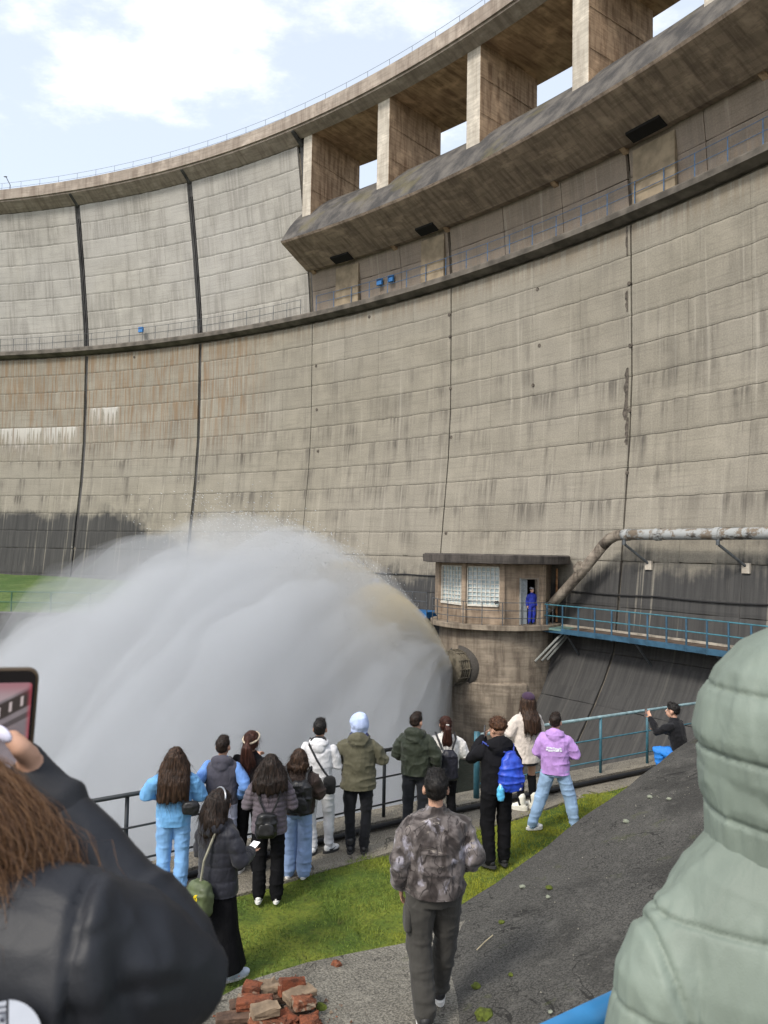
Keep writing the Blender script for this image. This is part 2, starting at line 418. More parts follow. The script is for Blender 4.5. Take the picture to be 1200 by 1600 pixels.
lay_panels('concrete_panel', LIFT, JOINTS, M['dam_low'], wide={**WIDE, 80.7: .1, 71.4: .12, 62.41: .11, 53.9: .022, 44.54: .03, 35.02: .035})
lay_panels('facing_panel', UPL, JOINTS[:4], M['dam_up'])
# battered foot of the wall, cast in wide slabs
BASEZ = [-8.5, -5.6, -2.9, -.75, 1.35, 3.44]
for k in range(5):
    for J in range(6):
        a = JOINTS[J] - .05; b = JOINTS[J + 1] + .05; d = (a - b) / 2
        for q in range(2):
            me = panel_mesh(d - .012, BASEZ[k], BASEZ[k + 1], k * 50 + J * 7 + q, nu=8, gz=.012); me.materials.append(M['dam_low'])
            o = obj('base_slab', me, None, dam); th = a - d * (q + .5)
            o.location = Vector(np.array([DC[0], DC[1], 0]) - E0); o.rotation_euler = (0, 0, R_(th))
# wall between walkway and spillway lip (bays side), one slab per half block
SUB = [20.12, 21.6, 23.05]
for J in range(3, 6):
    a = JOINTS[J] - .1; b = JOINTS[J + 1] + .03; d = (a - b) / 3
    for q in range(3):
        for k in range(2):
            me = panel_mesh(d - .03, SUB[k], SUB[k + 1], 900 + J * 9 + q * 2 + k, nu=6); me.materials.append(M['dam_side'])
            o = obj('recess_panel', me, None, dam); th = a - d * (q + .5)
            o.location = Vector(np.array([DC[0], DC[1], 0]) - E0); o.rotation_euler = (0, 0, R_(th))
# dark water channels in the three wide joints: two raised ribs in each
for th in (71.4, 62.41):
    for s in (-.06, .07):
        v = []; f = []
        zs = np.arange(19.6, 31.3, 1.2)
        for z in zs:
            if 19.3 < z < 20.3: z += .0
            for (dt, oo) in ((-.022, .16), (-.022, .06), (.022, .06), (.022, .16)): v.append(pol(th + s + dt + random.uniform(-.008, .008), face(z) + oo, z))
        for i in range(len(zs) - 1):
            for k in range(4): f.append((i * 4 + k, i * 4 + (k + 1) % 4, i * 4 + 4 + (k + 1) % 4, i * 4 + 4 + k))
        obj('joint_rib', fixn(mesh(v, f)), M['joint'], dam)
for th, z0, z1, hw in ((71.4, 19.9, 31.4, .19), (62.41, 19.9, 31.4, .19), (53.82, 19.9, 31.4, .14), (71.4, 3.6, 19.6, .11), (62.41, 3.6, 19.6, .10), (80.7, 3.6, 31.4, .15)):
    v = []; zs = np.linspace(z0, z1, 14)
    for z in zs: v += [pol(th + hw, face(z) + .15, z), pol(th - hw, face(z) + .15, z)]
    obj('joint_channel', fixn(mesh(v, [(2 * i, 2 * i + 1, 2 * i + 3, 2 * i + 2) for i in range(13)])), M['joint'], dam)
# walkway slab
obj('walkway_slab', sweep([(0.0, 19.72), (.0, 19.98), (.04, 20.06), (1.0, 20.06), (1.0, 19.55), (.5, 19.55)], TH0, TH1, 90), plain('walkway_concrete', (.10, .088, .075), .9, .4, 1.2, obj_space=False), dam)
# spillway lip: ogee top, knife edge, raking soffit
ogee = [(-2.8, 24.12), (-2.5, 24.6), (-1.95, 25.42), (-1.3, 26.2), (-.5, 27.02), (.5, 27.85), (1.5, 28.42), (2.4, 28.7), (3.4, 28.6), (5, 27.8)]
soff = [(5, 22.9), (.62, 22.92), (.30, 22.95), (-.2, 22.8 + .1), (-2.72, 24.0)]
lipm = sweep(ogee + soff, 53.85, TH1, 70, [M['lip'], M['lip_soffit']], [0] * (len(ogee) - 1) + [1] * (len(soff)) + [1])
obj('spillway_lip', lipm, None, dam)
# ribs under the lip where the blocks meet
for th in (53.55, 47.9, 44.54, 38.4, 35.02, 29.5):
    w = .12
    v = [pol(th + s * w, o, z) for s in (-1, 1) for (o, z) in ((-2.6, 23.98), (.28, 22.72), (.4, 23.2), (-2.2, 24.1))]
    obj('soffit_rib', fixn(mesh(v, [(0, 1, 2, 3), (4, 7, 6, 5), (0, 4, 5, 1), (1, 5, 6, 2), (2, 6, 7, 3), (3, 7, 4, 0)])), M['pier_side'], dam, bevel=.03)
# piers, deck and crest beam
PIER = [53.45, 48.15, 42.4, 36.6, 30.85, 25.1]
for k, th in enumerate(PIER):
    w = .80 if k else .62
    mb = MB(); v = []
    for z in (25.3, 32.02):
        for (o, t2) in ((-1.32, th), (-1.32, th - w), (3.85, th - w * .95), (3.85, th)): v.append(pol(t2, o, z))
    mb.add(v, [(3, 2, 1, 0), (4, 5, 6, 7), (0, 1, 5, 4), (1, 2, 6, 5), (2, 3, 7, 6), (3, 0, 4, 7)])
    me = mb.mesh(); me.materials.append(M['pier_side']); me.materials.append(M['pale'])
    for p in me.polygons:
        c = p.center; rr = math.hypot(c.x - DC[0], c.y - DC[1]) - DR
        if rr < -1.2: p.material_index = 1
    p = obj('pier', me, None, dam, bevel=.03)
    # cast lines on the pier flank
    for z in (27.9, 29.95):
        v = [pol(th - w - .004 + s, o, z + dz) for s in (0, -.012) for o in (-1.3, 3.8) for dz in (0, .05)]
        q = obj('lift_line', fixn(mesh(v, [(0, 1, 3, 2), (4, 6, 7, 5), (0, 4, 5, 1), (2, 3, 7, 6), (0, 2, 6, 4), (1, 5, 7, 3)])), M['pier_side'], p)
        q.location = (0, 0, 0)
dk = sweep([(-1.3, 31.9), (-1.3, 32.6), (4.6, 32.6), (4.6, 32.25), (4.3, 31.98)], 53.95, TH1, 60, [M['deck_soffit']])
obj('deck', dk, None, dam)
cr = sweep([(face(31.45) - .02, 31.42), (-2.1, 32.0), (-2.1, 32.12), (-2.22, 32.14), (-2.22, 32.98), (-1.95, 33.0), (-1.95, 32.7), (2, 32.65), (4.6, 32.66), (4.6, 32.0), (3.5, 31.5)], TH0, 53.9, 50, [M['crest']])
obj('crest_beam', cr, None, dam)
cr = sweep([(-1.34, 31.68), (-2.1, 32.0), (-2.1, 32.12), (-2.22, 32.14), (-2.22, 33.02), (-1.95, 33.04), (-1.95, 32.72), (4.9, 32.7), (4.9, 32.55), (-1.34, 32.5)], 53.9, TH1, 60, [M['crest']])
obj('crest_beam', cr, None, dam)
for th in (71.4, 62.41, 53.75):
    v = [pol(th + s * .10, o, z) for s in (-1, 1) for (o, z) in ((-1.1, 31.3), (-2.06, 31.93), (-2.06, 32.05), (-1.0, 32.0))]
    obj('corbel', fixn(mesh(v, [(0, 1, 2, 3), (4, 7, 6, 5), (0, 4, 5, 1), (1, 5, 6, 2), (2, 6, 7, 3), (3, 7, 4, 0)])), M['joint'], dam)
# ochre niches under the lip, with a dark slot in the soffit above each
M['ochre'] = plain('ochre_render', (.225, .18, .125), .9, .25, 1.5, obj_space=False)
for (a, b) in ((52.0, 50.4), (46.2, 44.75), (34.7, 32.9)):
    v = [pol(t2, o, z) for t2 in (a, b) for (o, z) in ((.18, 20.07), (.18, 22.72), (.40, 22.72), (.40, 20.07))]
    obj('niche', fixn(mesh(v, [(0, 1, 2, 3), (4, 7, 6, 5), (0, 4, 5, 1), (1, 5, 6, 2), (2, 6, 7, 3), (3, 7, 4, 0)])), M['ochre'], dam, bevel=.03)
    v = [pol(t2, o, z) for t2 in (a - .25, b + .1) for (o, z) in ((-.15, 22.83), (-.75, 23.02), (-.75, 23.3), (-.15, 23.2))]
    obj('drain_slot', fixn(mesh(v, [(0, 1, 2, 3), (4, 7, 6, 5), (0, 4, 5, 1), (1, 5, 6, 2), (2, 6, 7, 3), (3, 7, 4, 0)])), plain('slot_black', (.008, .007, .007), .95, 0, 2), dam)
# spalled concrete beside the right-hand joint and drain holes
M['spall'] = plain('spalled_concrete', (.085, .072, .06), .95, .5, 6, obj_space=False, bump=.8, bd=.05)
for (th, z0, z1, w) in ((35.2, 10.1, 12.6, .16), (35.12, 8.9, 10.2, .12), (35.18, 18.0, 19.4, .10), (35.2, 15.3, 16.3, .09)):
    v = []; n = 9
    for i in range(n):
        z = z0 + (z1 - z0) * i / (n - 1); ww = w * (.35 + random.random() * .8) * (.5 if i in (0, n - 1) else 1)
        v += [pol(th + ww, face(z) - .015, z), pol(th - w * .3, face(z) - .03, z)]
    obj('spalled_patch', fixn(mesh(v, [(2 * i, 2 * i + 1, 2 * i + 3, 2 * i + 2) for i in range(n - 1)])), M['spall'], dam)
mb_hole = None
for (px, py) in ((577, 495), (702, 492), (703, 526), (704, 607), (705, 683), (697, 833), (983, 443), (985, 540), (984, 641), (980, 739), (843, 540), (840, 452), (210, 558), (833, 602), (494, 572), (495, 640), (497, 705)):
    # holes lie on the wall face: march the ray to the wall
    r = ray(px, py); t = 20.
    for _ in range(60):
        q = r * t + [0, 0, CZ]; d = math.hypot(q[0] - DC[0], q[1] - DC[1]) - DR - face(q[2]); t -= d * .8
    th = math.degrees(math.atan2(q[1] - DC[1], q[0] - DC[0])); n_ = np.array([math.cos(R_(th)), math.sin(R_(th)), 0])
    o = MB().tube([q - n_ * .03, q + n_ * .12], .10, 10).build('drain_hole', M['spall'], dam)

# ---- railings on the dam
M['steel_dark'] = plain('weathered_steel', (.10, .11, .12), .55, .3, 9, metal=.5)
M['steel_blue'] = plain('blue_painted_steel', (.06, .12, .22), .5, .3, 6, obj_space=False)
def arc_rail(name, label, th_posts, o, z0, h, rails, mat_, r_post=.02, r_rail=.016, fine=1.0):
    t = thing(name, label, 'railing', pol(th_posts[len(th_posts) // 2], o, z0), world=True)
    for th in th_posts:
        p = pol(th, o, z0); MB().tube([p, p + [0, 0, h]], r_post, 5).build('post', mat_, t)
    a, b = th_posts[0], th_posts[-1]; n = int(abs(a - b) / fine) + 2
    for zr in rails:
        MB().tube([pol(a + (b - a) * i / (n - 1), o, z0 + zr) for i in range(n)], r_rail, 5).build('rail', mat_, t)
    return t
arc_rail('walkway_railing', 'thin steel railing along the walkway halfway up the left wall', [83 - 1.02 * k for k in range(29)], .10, 20.05, 1.08, (1.08, .56), M['steel_dark'], .022, .016)
arc_rail('walkway_railing', 'thin blue railing along the walkway below the spillway lip', [53.3 - 1.25 * k for k in range(25)], .10, 20.05, 1.08, (1.08, .56), M['steel_blue'], .026, .018)
arc_rail('crest_railing', 'hair thin wire railing along the very top of the dam', [83 - 1.5 * k for k in range(40)], -1.85, 32.75, .95, (.95, .55), M['steel_dark'], .014, .011)
# crest lamp, far left
lp = pol(76.6, -1.5, 32.6)
l = thing('street_lamp', 'tiny lamp post on the dam crest at the far left', 'lamp', lp, world=True)
MB().tube([lp, lp + [0, 0, 1.1], lp + [-.35, 0, 1.75]], .035, 6).build('pole', M['steel_dark'], l)
MB().ell(lp + [-.42, 0, 1.8], (.16, .07, .05), nu=10, nv=6).build('lamp_head', M['steel_dark'], l, True)
M['blue_box'] = plain('blue_box_paint', (.03, .16, .42), .5, .15, 8)
for (th, lab) in ((48.95, 'small blue electrical box on the walkway wall, left of a pair'), (48.2, 'small blue electrical box on the walkway wall, right of a pair'), (66.75, 'lone blue electrical box hung on the left walkway railing')):
    p = pol(th, .25 if th < 60 else .02, 21.0 if th < 60 else 20.95)
    t = thing('electrical_box', lab, 'box', p)
    t.rotation_euler = (0, 0, R_(th - 90))
    MB().box((0, 0, 0), (.42, .18, .42)).build('housing', M['blue_box'], t, bevel=.02)
    MB().box((0, -.1, .1), (.34, .03, .08)).build('lid', plain('box_lid', (.02, .06, .16), .5), t)

# ------------------------------------------------------------------ ground, water, banks
def mk_ground():
    t = NT('earth'); g = t.geo(); n = t.noise(g, .3, 6); t.col(t.mix(n, (.05, .06, .025), (.11, .10, .06))); return t.fin(.95)
tag(obj('terrain', mesh([(-900, -900, -9.2), (900, -900, -9.2), (900, 900, -9.2), (-900, 900, -9.2)], [(0, 1, 2, 3)]), mk_ground()), kind='structure')
def mk_water():
    t = NT('pool_water'); g = t.geo(); t.col(t.mix(t.noise(g, .25, 4), (.03, .045, .038), (.065, .08, .065)))
    t.bump(t.math('ADD', t.noise(g, 1.6, 6, .6), t.math('MULTIPLY', t.noise(g, 7, 3), .3)), .5, .12)
    return t.fin(.16, 0, .5)
tag(obj('pool_water', mesh([(-60, 8, -6), (30, 8, -6), (30, 75, -6), (-60, 75, -6)], [(0, 1, 2, 3)]), mk_water()), kind='structure')

def mk_conc(name, a, b, moss=.0, speck=1.0):
    t = NT(name); g = t.geo()
    n = t.noise(g, 1.1, 7, .62); f = t.noise(g, 58, 2, .8); m_ = t.noise(g, 5.5, 5, .65)
    c = t.mix(t.rng(n, .35, .65), a, b); c = t.mix(.62 * speck, c, t.mix(t.rng(f, .36, .64), mulc(a, .28), mulc(b, 1.45)))
    st_ = t.noise(g, .55, 5, .6, .4); c = t.mix(t.math('MULTIPLY', t.rng(st_, .50, .62), .55), c, mulc(a, .42))
    cr_ = t.noise(t.scl(g, (1, 1, .3)), .9, 4, .6, .8); c = t.mix(t.math('MULTIPLY', t.rng(t.math('ABSOLUTE', t.math('SUBTRACT', cr_, .5)), .006, .002), .75), c, mulc(a, .2))
    c = t.mix(t.math('MULTIPLY', t.rng(m_, .54, .7), .55), c, mulc(b, 1.35))
    vo = t.vor(g, 26).outputs['Distance']
    c = t.mix(t.math('MULTIPLY', t.rng(vo, .2, .1), .55 * speck), c, mulc(b, 1.8))
    if moss:
        ms = t.math('MULTIPLY', t.rng(t.noise(g, 2.4, 6, .7), .60, .68), moss); c = t.mix(ms, c, (.07, .085, .015))
    t.col(c); t.bump(t.math('ADD', t.math('MULTIPLY', f, .7), t.math('ADD', m_, t.math('MULTIPLY', vo, -.6))), .75, .02)
    return t.fin(.92, 0, .25)
M['slope'] = mk_conc('slope_concrete', (.046, .0445, .041), (.08, .077, .07), .25)
M['path'] = mk_conc('path_concrete', (.15, .135, .11), (.22, .198, .158), .10)
M['apron'] = mk_conc('apron_concrete', (.115, .107, .092), (.19, .178, .15), .35)

# fence line in plan: y = FY(x)
def FY(x): return 10.58 + np.where(np.asarray(x) > 0, .635, .755) * x
FD = np.array([1, .635, 0]) / math.hypot(1, .635); FN = np.array([.536, -.844, 0])   # along, and towards the camera
def path_taper(x): return .30 * np.clip((x - 1.0) / 1.6, 0, 1)
def strip(name, mat_, off0, off1, z, x0=-7, x1=13, thick=.3, n=40, wob=0, kind='structure'):
    v = []; f = []
    for i in range(n + 1):
        x = x0 + (x1 - x0) * i / n; p = np.array([x, FY(x), 0])
        w = wob * (vnoise(np.array([[x * 1.3, off1, 0]]), 1, 5)[0]) - (path_taper(x) if wob else 0)
        for (o, zz) in ((off0, z), (off1 + w, z), (off1 + w, z - thick), (off0, z - thick)):
            q = p + FN * o; v.append((q[0], q[1], zz))
    for i in range(n):
        for k in range(4): f.append((i * 4 + k, i * 4 + (k + 1) % 4, i * 4 + 4 + (k + 1) % 4, i * 4 + 4 + k))
    return obj(name, fixn(mesh(v, f)), mat_)
tag(strip('path', M['path'], -.02, .74, 0.0, wob=.10), kind='structure')
tag(strip('kerb', M['path'], -.42, .02, .10, thick=6.5), kind='structure')

# grass ground between path and apron
def grass_h(X, Y): return -.03 + .06 * fbm(np.c_[X, Y, X * 0], .9, 3, 3) + np.clip((9.0 + .55 * X - Y) * .02, 0, .1)
gx = np.linspace(-6, 9, 76); gy = np.linspace(3.2, 14.5, 60); GX, GY = np.meshgrid(gx, gy)
gz = grass_h(GX.ravel(), GY.ravel())
gz = np.where(GY.ravel() > FY(GX.ravel()) - .70 + path_taper(GX.ravel()) * 1.18, -.12, gz)
v = np.c_[GX.ravel(), GY.ravel(), gz]; nx = len(gx)
f = [(j * nx + i, j * nx + i + 1, (j + 1) * nx + i + 1, (j + 1) * nx + i) for j in range(len(gy) - 1) for i in range(nx - 1)
     if max(gy[j + 1] - FY(gx[i]), gy[j + 1] - FY(gx[i + 1])) < -.05]
def mk_grassground(name, k=1.0):
    t = NT(name); g = t.geo(); n = t.noise(g, 1.3, 6, .65); f_ = t.noise(g, 24, 5, .7)
    c = t.mix(t.rng(n, .38, .62), mulc((.07, .115, .02), k), mulc((.17, .20, .03), k)); c = t.mix(t.math('MULTIPLY', t.rng(f_, .45, .7), .6), c, mulc((.035, .035, .012), k))
    t.col(c); t.bump(f_, .9, .04); return t.fin(.95, 0, .2)
M['grassground'] = mk_grassground('moss_ground')
tag(obj('ground', mesh(v, f, smooth=True), M['grassground']), kind='structure')

# apron: rough cast concrete the bricks lie on, meeting the grass along an uneven edge
SA = on(722, 1412, .10)[:2]; SDIR = at(1085, 1150, 12.0)[:2] - SA; SLEN = float(np.linalg.norm(SDIR)); SDIR /= SLEN; SNRM = np.array([SDIR[1], -SDIR[0]])
SRISE = (at(1085, 1150, 12.0)[2] - .10) / SLEN
def slope_z(x, y): d = np.array([x, y]) - SA; return .10 + SRISE * float(d @ SDIR) + .34 * float(d @ SNRM)
edge = [on(*q, .14)[:2] for q in ((150, 1690), (330, 1592), (400, 1545), (480, 1512), (560, 1490), (640, 1472), (720, 1440), (800, 1420))]
def apron_z(x, y): return .14 + max(0, (7.2 - y)) * .12
v = []; f = []
n = len(edge)
for i in range(n):
    p = np.array(edge[i]); q = np.array([p[0] + .3 + .08 * i, 2.6])
    for k in range(9):
        w = p + (q - p) * (k / 8); v.append((w[0], w[1], apron_z(w[0], w[1]) + (.02 * vnoise(np.array([[w[0], w[1], 0]]), 1.2, 2)[0] if k else 0)))
    v.append((p[0], p[1], -.15))
for i in range(n - 1):
    for k in range(8): f.append((i * 10 + k, i * 10 + k + 1, (i + 1) * 10 + k + 1, (i + 1) * 10 + k))
    f.append((i * 10, (i + 1) * 10, (i + 1) * 10 + 9, i * 10 + 9))
tag(obj('apron', fixn(mesh(v, f)), M['apron']), kind='structure')
# long concrete slope on the right
v = []; f = []; ns, nt_ = 60, 18
for i in range(ns + 1):
    s = -6.4 + (SLEN + 2.4 + 6.4) * i / ns
    for j in range(nt_ + 1):
        t_ = 6.2 * (j / nt_) + (.05 * vnoise(np.array([[s * 2.1, 3., 1.]]), 1, 6)[0] if j == 0 else 0); p = SA + SDIR * s + SNRM * t_
        z = slope_z(*p) - .02 + .02 * fbm(np.array([[p[0], p[1], 0]]), .8, 3, 8)[0] * (1 if j else .3) + .0 * (j == 0)
        v.append((p[0], p[1], z))
o0 = len(v)
for i in range(ns + 1):
    s = -6.4 + (SLEN + 2.4 + 6.4) * i / ns; p = SA + SDIR * s; v.append((p[0], p[1], -.4))
m1 = nt_ + 1
for i in range(ns):
    for j in range(nt_): f.append((i * m1 + j, i * m1 + j + 1, (i + 1) * m1 + j + 1, (i + 1) * m1 + j))
    f.append((i * m1, (i + 1) * m1, o0 + i + 1, o0 + i))
f.append(tuple([ns * m1 + j for j in range(nt_ + 1)] + [o0 + ns]))
tag(obj('slope', fixn(mesh(v, f, smooth=False)), M['slope']), kind='structure')
# landing and steps the photographer and the two nearest people stand on
st = thing('staircase', 'concrete steps and landing under the two people nearest the camera', 'stairs', (0, 1, 0), world=True)
MB().box((0, -.2, 1.0), (5.5, 3.4, 1.9)).build('landing', M['apron'], st, bevel=.02)
for k in range(5): MB().box((-.9, 1.65 + .3 * k, (1.65 - .27 * k) / 2), (2.2, .3, 1.65 - .27 * k)).build('step', M['apron'], st, bevel=.02)
# far left grass bank with its retaining wall
LB = [(-60, 66), (-60, 44), (-30, 41.5), (-12, 41.5), (-12, 62), (-25, 64)]
v = []; f = []
bx = np.linspace(-62, -10, 40); by = np.linspace(40.5, 66, 26); BX, BY = np.meshgrid(bx, by)
bz = .15 + .05 * np.clip(BY.ravel() - 42, 0, 40) + .12 * fbm(np.c_[BX.ravel(), BY.ravel(), BX.ravel() * 0], .4, 3, 1)
v = np.c_[BX.ravel(), BY.ravel(), bz]; nx = 40
f = [(j * nx + i, j * nx + i + 1, (j + 1) * nx + i + 1, (j + 1) * nx + i) for j in range(25) for i in range(nx - 1)]
def mk_lawn():
    t = NT('lawn'); g = t.geo(); n = t.noise(g, .35, 6, .65); f_ = t.noise(g, 3.5, 5, .75)
    c = t.mix(t.rng(n, .38, .62), (.07, .13, .035), (.125, .18, .06)); c = t.mix(t.math('MULTIPLY', t.rng(f_, .42, .66), .7), c, (.05, .075, .028))
    t.col(c); t.bump(f_, .9, .2); return t.fin(.95, 0, .2)
tag(obj('grass_bank', mesh(v, f, smooth=True), mk_lawn()), kind='structure')
rw = MB().box((-36, 40.3, -3.1), (52, .6, 6.6)).build('retaining_wall', plain('wet_wall', (.10, .10, .10), .9, .4, .8, obj_space=False), None, bevel=.04)
tag(rw, 'dark wet concrete wall below the far grass bank at left', 'wall')
bp = [(-34.5 + 2.1 * k, 41.2) for k in range(11)]
br = thing('bank_railing', 'thin green railing on the far grass bank at left', 'railing', (-24, 41.2, .2), world=True)
M['green_steel'] = plain('green_steel', (.035, .10, .06), .5)
for (x, y) in bp: MB().tube([(x, y, .1), (x, y, 1.2)], .035, 6).build('post', M['green_steel'], br)
for z in (1.2, .65): MB().tube([(bp[0][0], 41.2, z), (bp[-1][0], 41.2, z)], .028, 6).build('rail', M['green_steel'], br)
# ------------------------------------------------------------------ VALVE HOUSE
HC = np.array([5.75, 39.0, 0]); HR = 2.9
def hp(a, r, z): return np.array([HC[0] + r * math.sin(R_(a)), HC[1] - r * math.cos(R_(a)), z])
M['house_wall'] = brown_conc('house_render', (.30, .235, .175), (.20, .15, .11))
M['tower'] = brown_conc('tower_concrete', (.245, .205, .16), (.13, .105, .083))
M['roof'] = brown_conc('roof_concrete', (.085, .075, .068), (.04, .036, .034))
M['frame_dark'] = plain('window_frame', (.26, .22, .18), .7)
M['blue_steel'] = plain('catwalk_blue', (.03, .08, .13), .5, .3, 3, obj_space=False)
M['teal_steel'] = plain('teal_steel', (.05, .17, .22), .5, .25, 5, obj_space=False)
hs = thing('valve_house', 'small brown concrete valve house with flat round roof on a tower', 'building', (HC[0], HC[1], -6), world=True)
def ring_wall(a0, a1, r0, r1, z0, z1, n=24):
    v = []; f = []
    for i in range(n + 1):
        a = a0 + (a1 - a0) * i / n
        v += [hp(a, r0, z0), hp(a, r1, z0), hp(a, r1, z1), hp(a, r0, z1)]
    for i in range(n):
        for k in range(4): f.append((i * 4 + k, i * 4 + (k + 1) % 4, i * 4 + 4 + (k + 1) % 4, i * 4 + 4 + k))
    f += [(0, 1, 2, 3), tuple(n * 4 + k for k in (3, 2, 1, 0))]
    return fixn(mesh(v, f))
# tower drum with the two tall arched openings at its foot
obj('tower', ring_wall(-115, 115, .2, 2.84, -6.5, .12, 48), M['tower'], hs)
obj('deck_slab', ring_wall(-115, 120, .2, 3.3, .12, .36, 48), M['tower'], hs, bevel=.03)
for (a, w, zt) in ((-22, 12, -2.75), (16, 9, -2.55)):
    mb = MB(); v = []; n = 8
    pts = [(-1, -6.4)] + [(-math.cos(math.pi * k / n), zt - .55 + .55 * math.sin(math.pi * k / n)) for k in range(n + 1)] + [(1, -6.4)]
    for r in (2.5, 2.87): v += [hp(a + w / 2 * x, r, z) for x, z in pts]
    m_ = len(pts); mb.add(v, [tuple(range(m_)), tuple(range(2 * m_ - 1, m_ - 1, -1))] + [(k, k + 1, m_ + k + 1, m_ + k) for k in range(m_ - 1)])
    arch = obj('archway', mb.mesh(), plain('arch_dark', (.012, .012, .013), .9, 0, 3), hs)
    rim = [hp(a + w / 2 * x * 1.12, 2.9, z + .03) for x, z in pts]
    q = MB().tube(rim, .09, 8).build('arch_rim', M['tower'], arch, True); q.location = (0, 0, 0)
# plinth ledge under the valve
obj('plinth', ring_wall(-60, 22, 2.6, 3.0, -6.5, -2.35, 24), M['tower'], hs, bevel=.08)
# facets: window, window, door wall, flank
AV = [-86, -40, -3, 42, 90]
def facet_frame(a0, a1):
    A, B = hp(a0, HR, 0), hp(a1, HR, 0); d = (B - A); L_ = np.linalg.norm(d); d /= L_
    return A, d, L_, math.atan2(d[1], d[0]), np.array([d[1], -d[0], 0])
def fbox(A, d, ang, s0, s1, z0, z1, th, inset, name, mat_, par, bevel=0):
    nrm = np.array([d[1], -d[0], 0]); c = A + d * (s0 + s1) / 2 - nrm * (inset + th / 2); c[2] = (z0 + z1) / 2
    o = MB().box(c, (s1 - s0, th, z1 - z0), ang).build(name, mat_, par, bevel=bevel)
    if par is not hs: o.location = (0, 0, 0)
    return o
Z0, ZS, ZH, ZT = .36, 1.28, 3.02, 3.22
def mk_glassblock():
    t = NT('glass_block'); n = t.noise(t.ocoord(), 5, 3); t.col(t.mix(t.rng(n, .38, .62), (.27, .34, .36), (.43, .49, .51)))
    t.bump(t.noise(t.ocoord(), 30, 2), .4, .02); return t.fin(.18, 0, .6)
M['glassblock'] = mk_glassblock(); M['mortar'] = plain('window_mortar', (.55, .53, .48), .8)
for (a0, a1) in ((AV[0], AV[1]), (AV[1], AV[2])):
    A, d, L_, ang, nrm = facet_frame(a0, a1)
    fbox(A, d, ang, .10, L_ - .10, Z0, ZS - .08, .18, .05, 'wall', M['house_wall'], hs)
    fbox(A, d, ang, .10, L_ - .10, ZH + .05, ZT, .18, .05, 'lintel', M['house_wall'], hs)
    w = fbox(A, d, ang, .16, L_ - .16, ZS - .09, ZS, .26, -.02, 'window', M['mortar'], hs)
    fbox(A, d, ang, .16, L_ - .16, ZH, ZH + .06, .2, .02, 'frame', M['mortar'], w)
    fbox(A, d, ang, .08, .17, ZS, ZH, .2, .02, 'frame', M['mortar'], w); fbox(A, d, ang, L_ - .17, L_ - .08, ZS, ZH, .2, .02, 'frame', M['mortar'], w)
    fbox(A, d, ang, .17, L_ - .17, ZS, ZH, .05, .13, 'pane', M['glassblock'], w)
    nc, nr = 7, 9; mb = MB()
    for k in range(1, nc):
        s = .17 + (L_ - .34) * k / nc; c = A + d * s - nrm * .115; c[2] = (ZS + ZH) / 2; mb.box(c, (.035, .06, ZH - ZS), ang)
    for k in range(1, nr):
        c = A + d * L_ / 2 - nrm * .117; c[2] = ZS + (ZH - ZS) * k / nr; mb.box(c, (L_ - .34, .056, .035), ang)
    q = mb.build('glazing_grid', M['mortar'], w); q.location = (0, 0, 0)
for a in AV[:4]:
    p = hp(a, HR - .06, (Z0 + ZT) / 2); MB().box(p, (.24, .24, ZT - Z0), R_(a)).build('pillar', M['house_wall'], hs, bevel=.02)
A, d, L_, ang, nrm = facet_frame(AV[2], AV[3])
ds, de = .98, 1.92
fbox(A, d, ang, .1, ds, Z0, ZT, .2, .04, 'wall', M['house_wall'], hs)
fbox(A, d, ang, de, L_ - .1, Z0, ZT, .2, .04, 'wall', M['house_wall'], hs)
fbox(A, d, ang, ds, de, 2.52, ZT, .2, .04, 'lintel', M['house_wall'], hs)
dr = fbox(A, d, ang, ds - .04, ds + .03, Z0, 2.56, .24, .0, 'door', plain('door_frame', (.30, .31, .30), .6), hs)
fbox(A, d, ang, de - .03, de + .04, Z0, 2.56, .24, .0, 'door_frame', M['frame_dark'], dr)
fbox(A, d, ang, ds, de, 2.50, 2.56, .24, .0, 'door_frame', M['frame_dark'], dr)
fbox(A, d, ang, ds + .03, ds + .42, Z0 + .02, 2.5, .05, .12, 'door_leaf', plain('door_leaf', (.24, .27, .29), .5), dr)
DOORPT = A + d * (ds + .66) - nrm * .10; DOORANG = ang
A, d, L_, ang, nrm = facet_frame(AV[3], AV[4])
fbox(A, d, ang, .05, L_, Z0, ZT, .2, .04, 'wall', M['house_wall'], hs)
MB().box((HC[0] + 2.72, HC[1] + 1.0, 1.8), (.2, 2.2, ZT - Z0)).build('wall', M['house_wall'], hs)
MB().box((HC[0] - 2.75, HC[1] + 1.8, 1.8), (.2, 3.6, ZT - Z0)).build('wall', M['house_wall'], hs)
MB().box((HC[0], HC[1] + .9, 1.8), (5.0, .15, ZT - Z0)).build('inner_wall', M['roof'], hs)
# flat roof: rounded towards the pool, cut square at the right
v = []; n = 40
for z, r in ((3.22, 3.55), (3.24, 3.72), (3.60, 3.74), (3.66, 3.6)):
    for i in range(n + 1):
        p = hp(-110 + 200 * i / n, r, z); p[0] = min(p[0], HC[0] + 3.35); v.append(p)
    v.append((HC[0] + 3.35, HC[1] + 3.6, z)); v.append((HC[0] - 3.4, HC[1] + 4.6, z))
m_ = n + 3; f = []
for j in range(3):
    for i in range(m_): f.append((j * m_ + i, j * m_ + (i + 1) % m_, (j + 1) * m_ + (i + 1) % m_, (j + 1) * m_ + i))
f += [tuple(range(m_)), tuple(3 * m_ + i for i in range(m_))]
obj('roof', fixn(mesh(v, f)), M['roof'], hs)
MB().tube([hp(68, 3.02, .4), hp(68, 3.02, 3.0)], .05, 8).build('downpipe', plain('rusty_pipe', (.30, .15, .07), .8, .5, 4), hs)
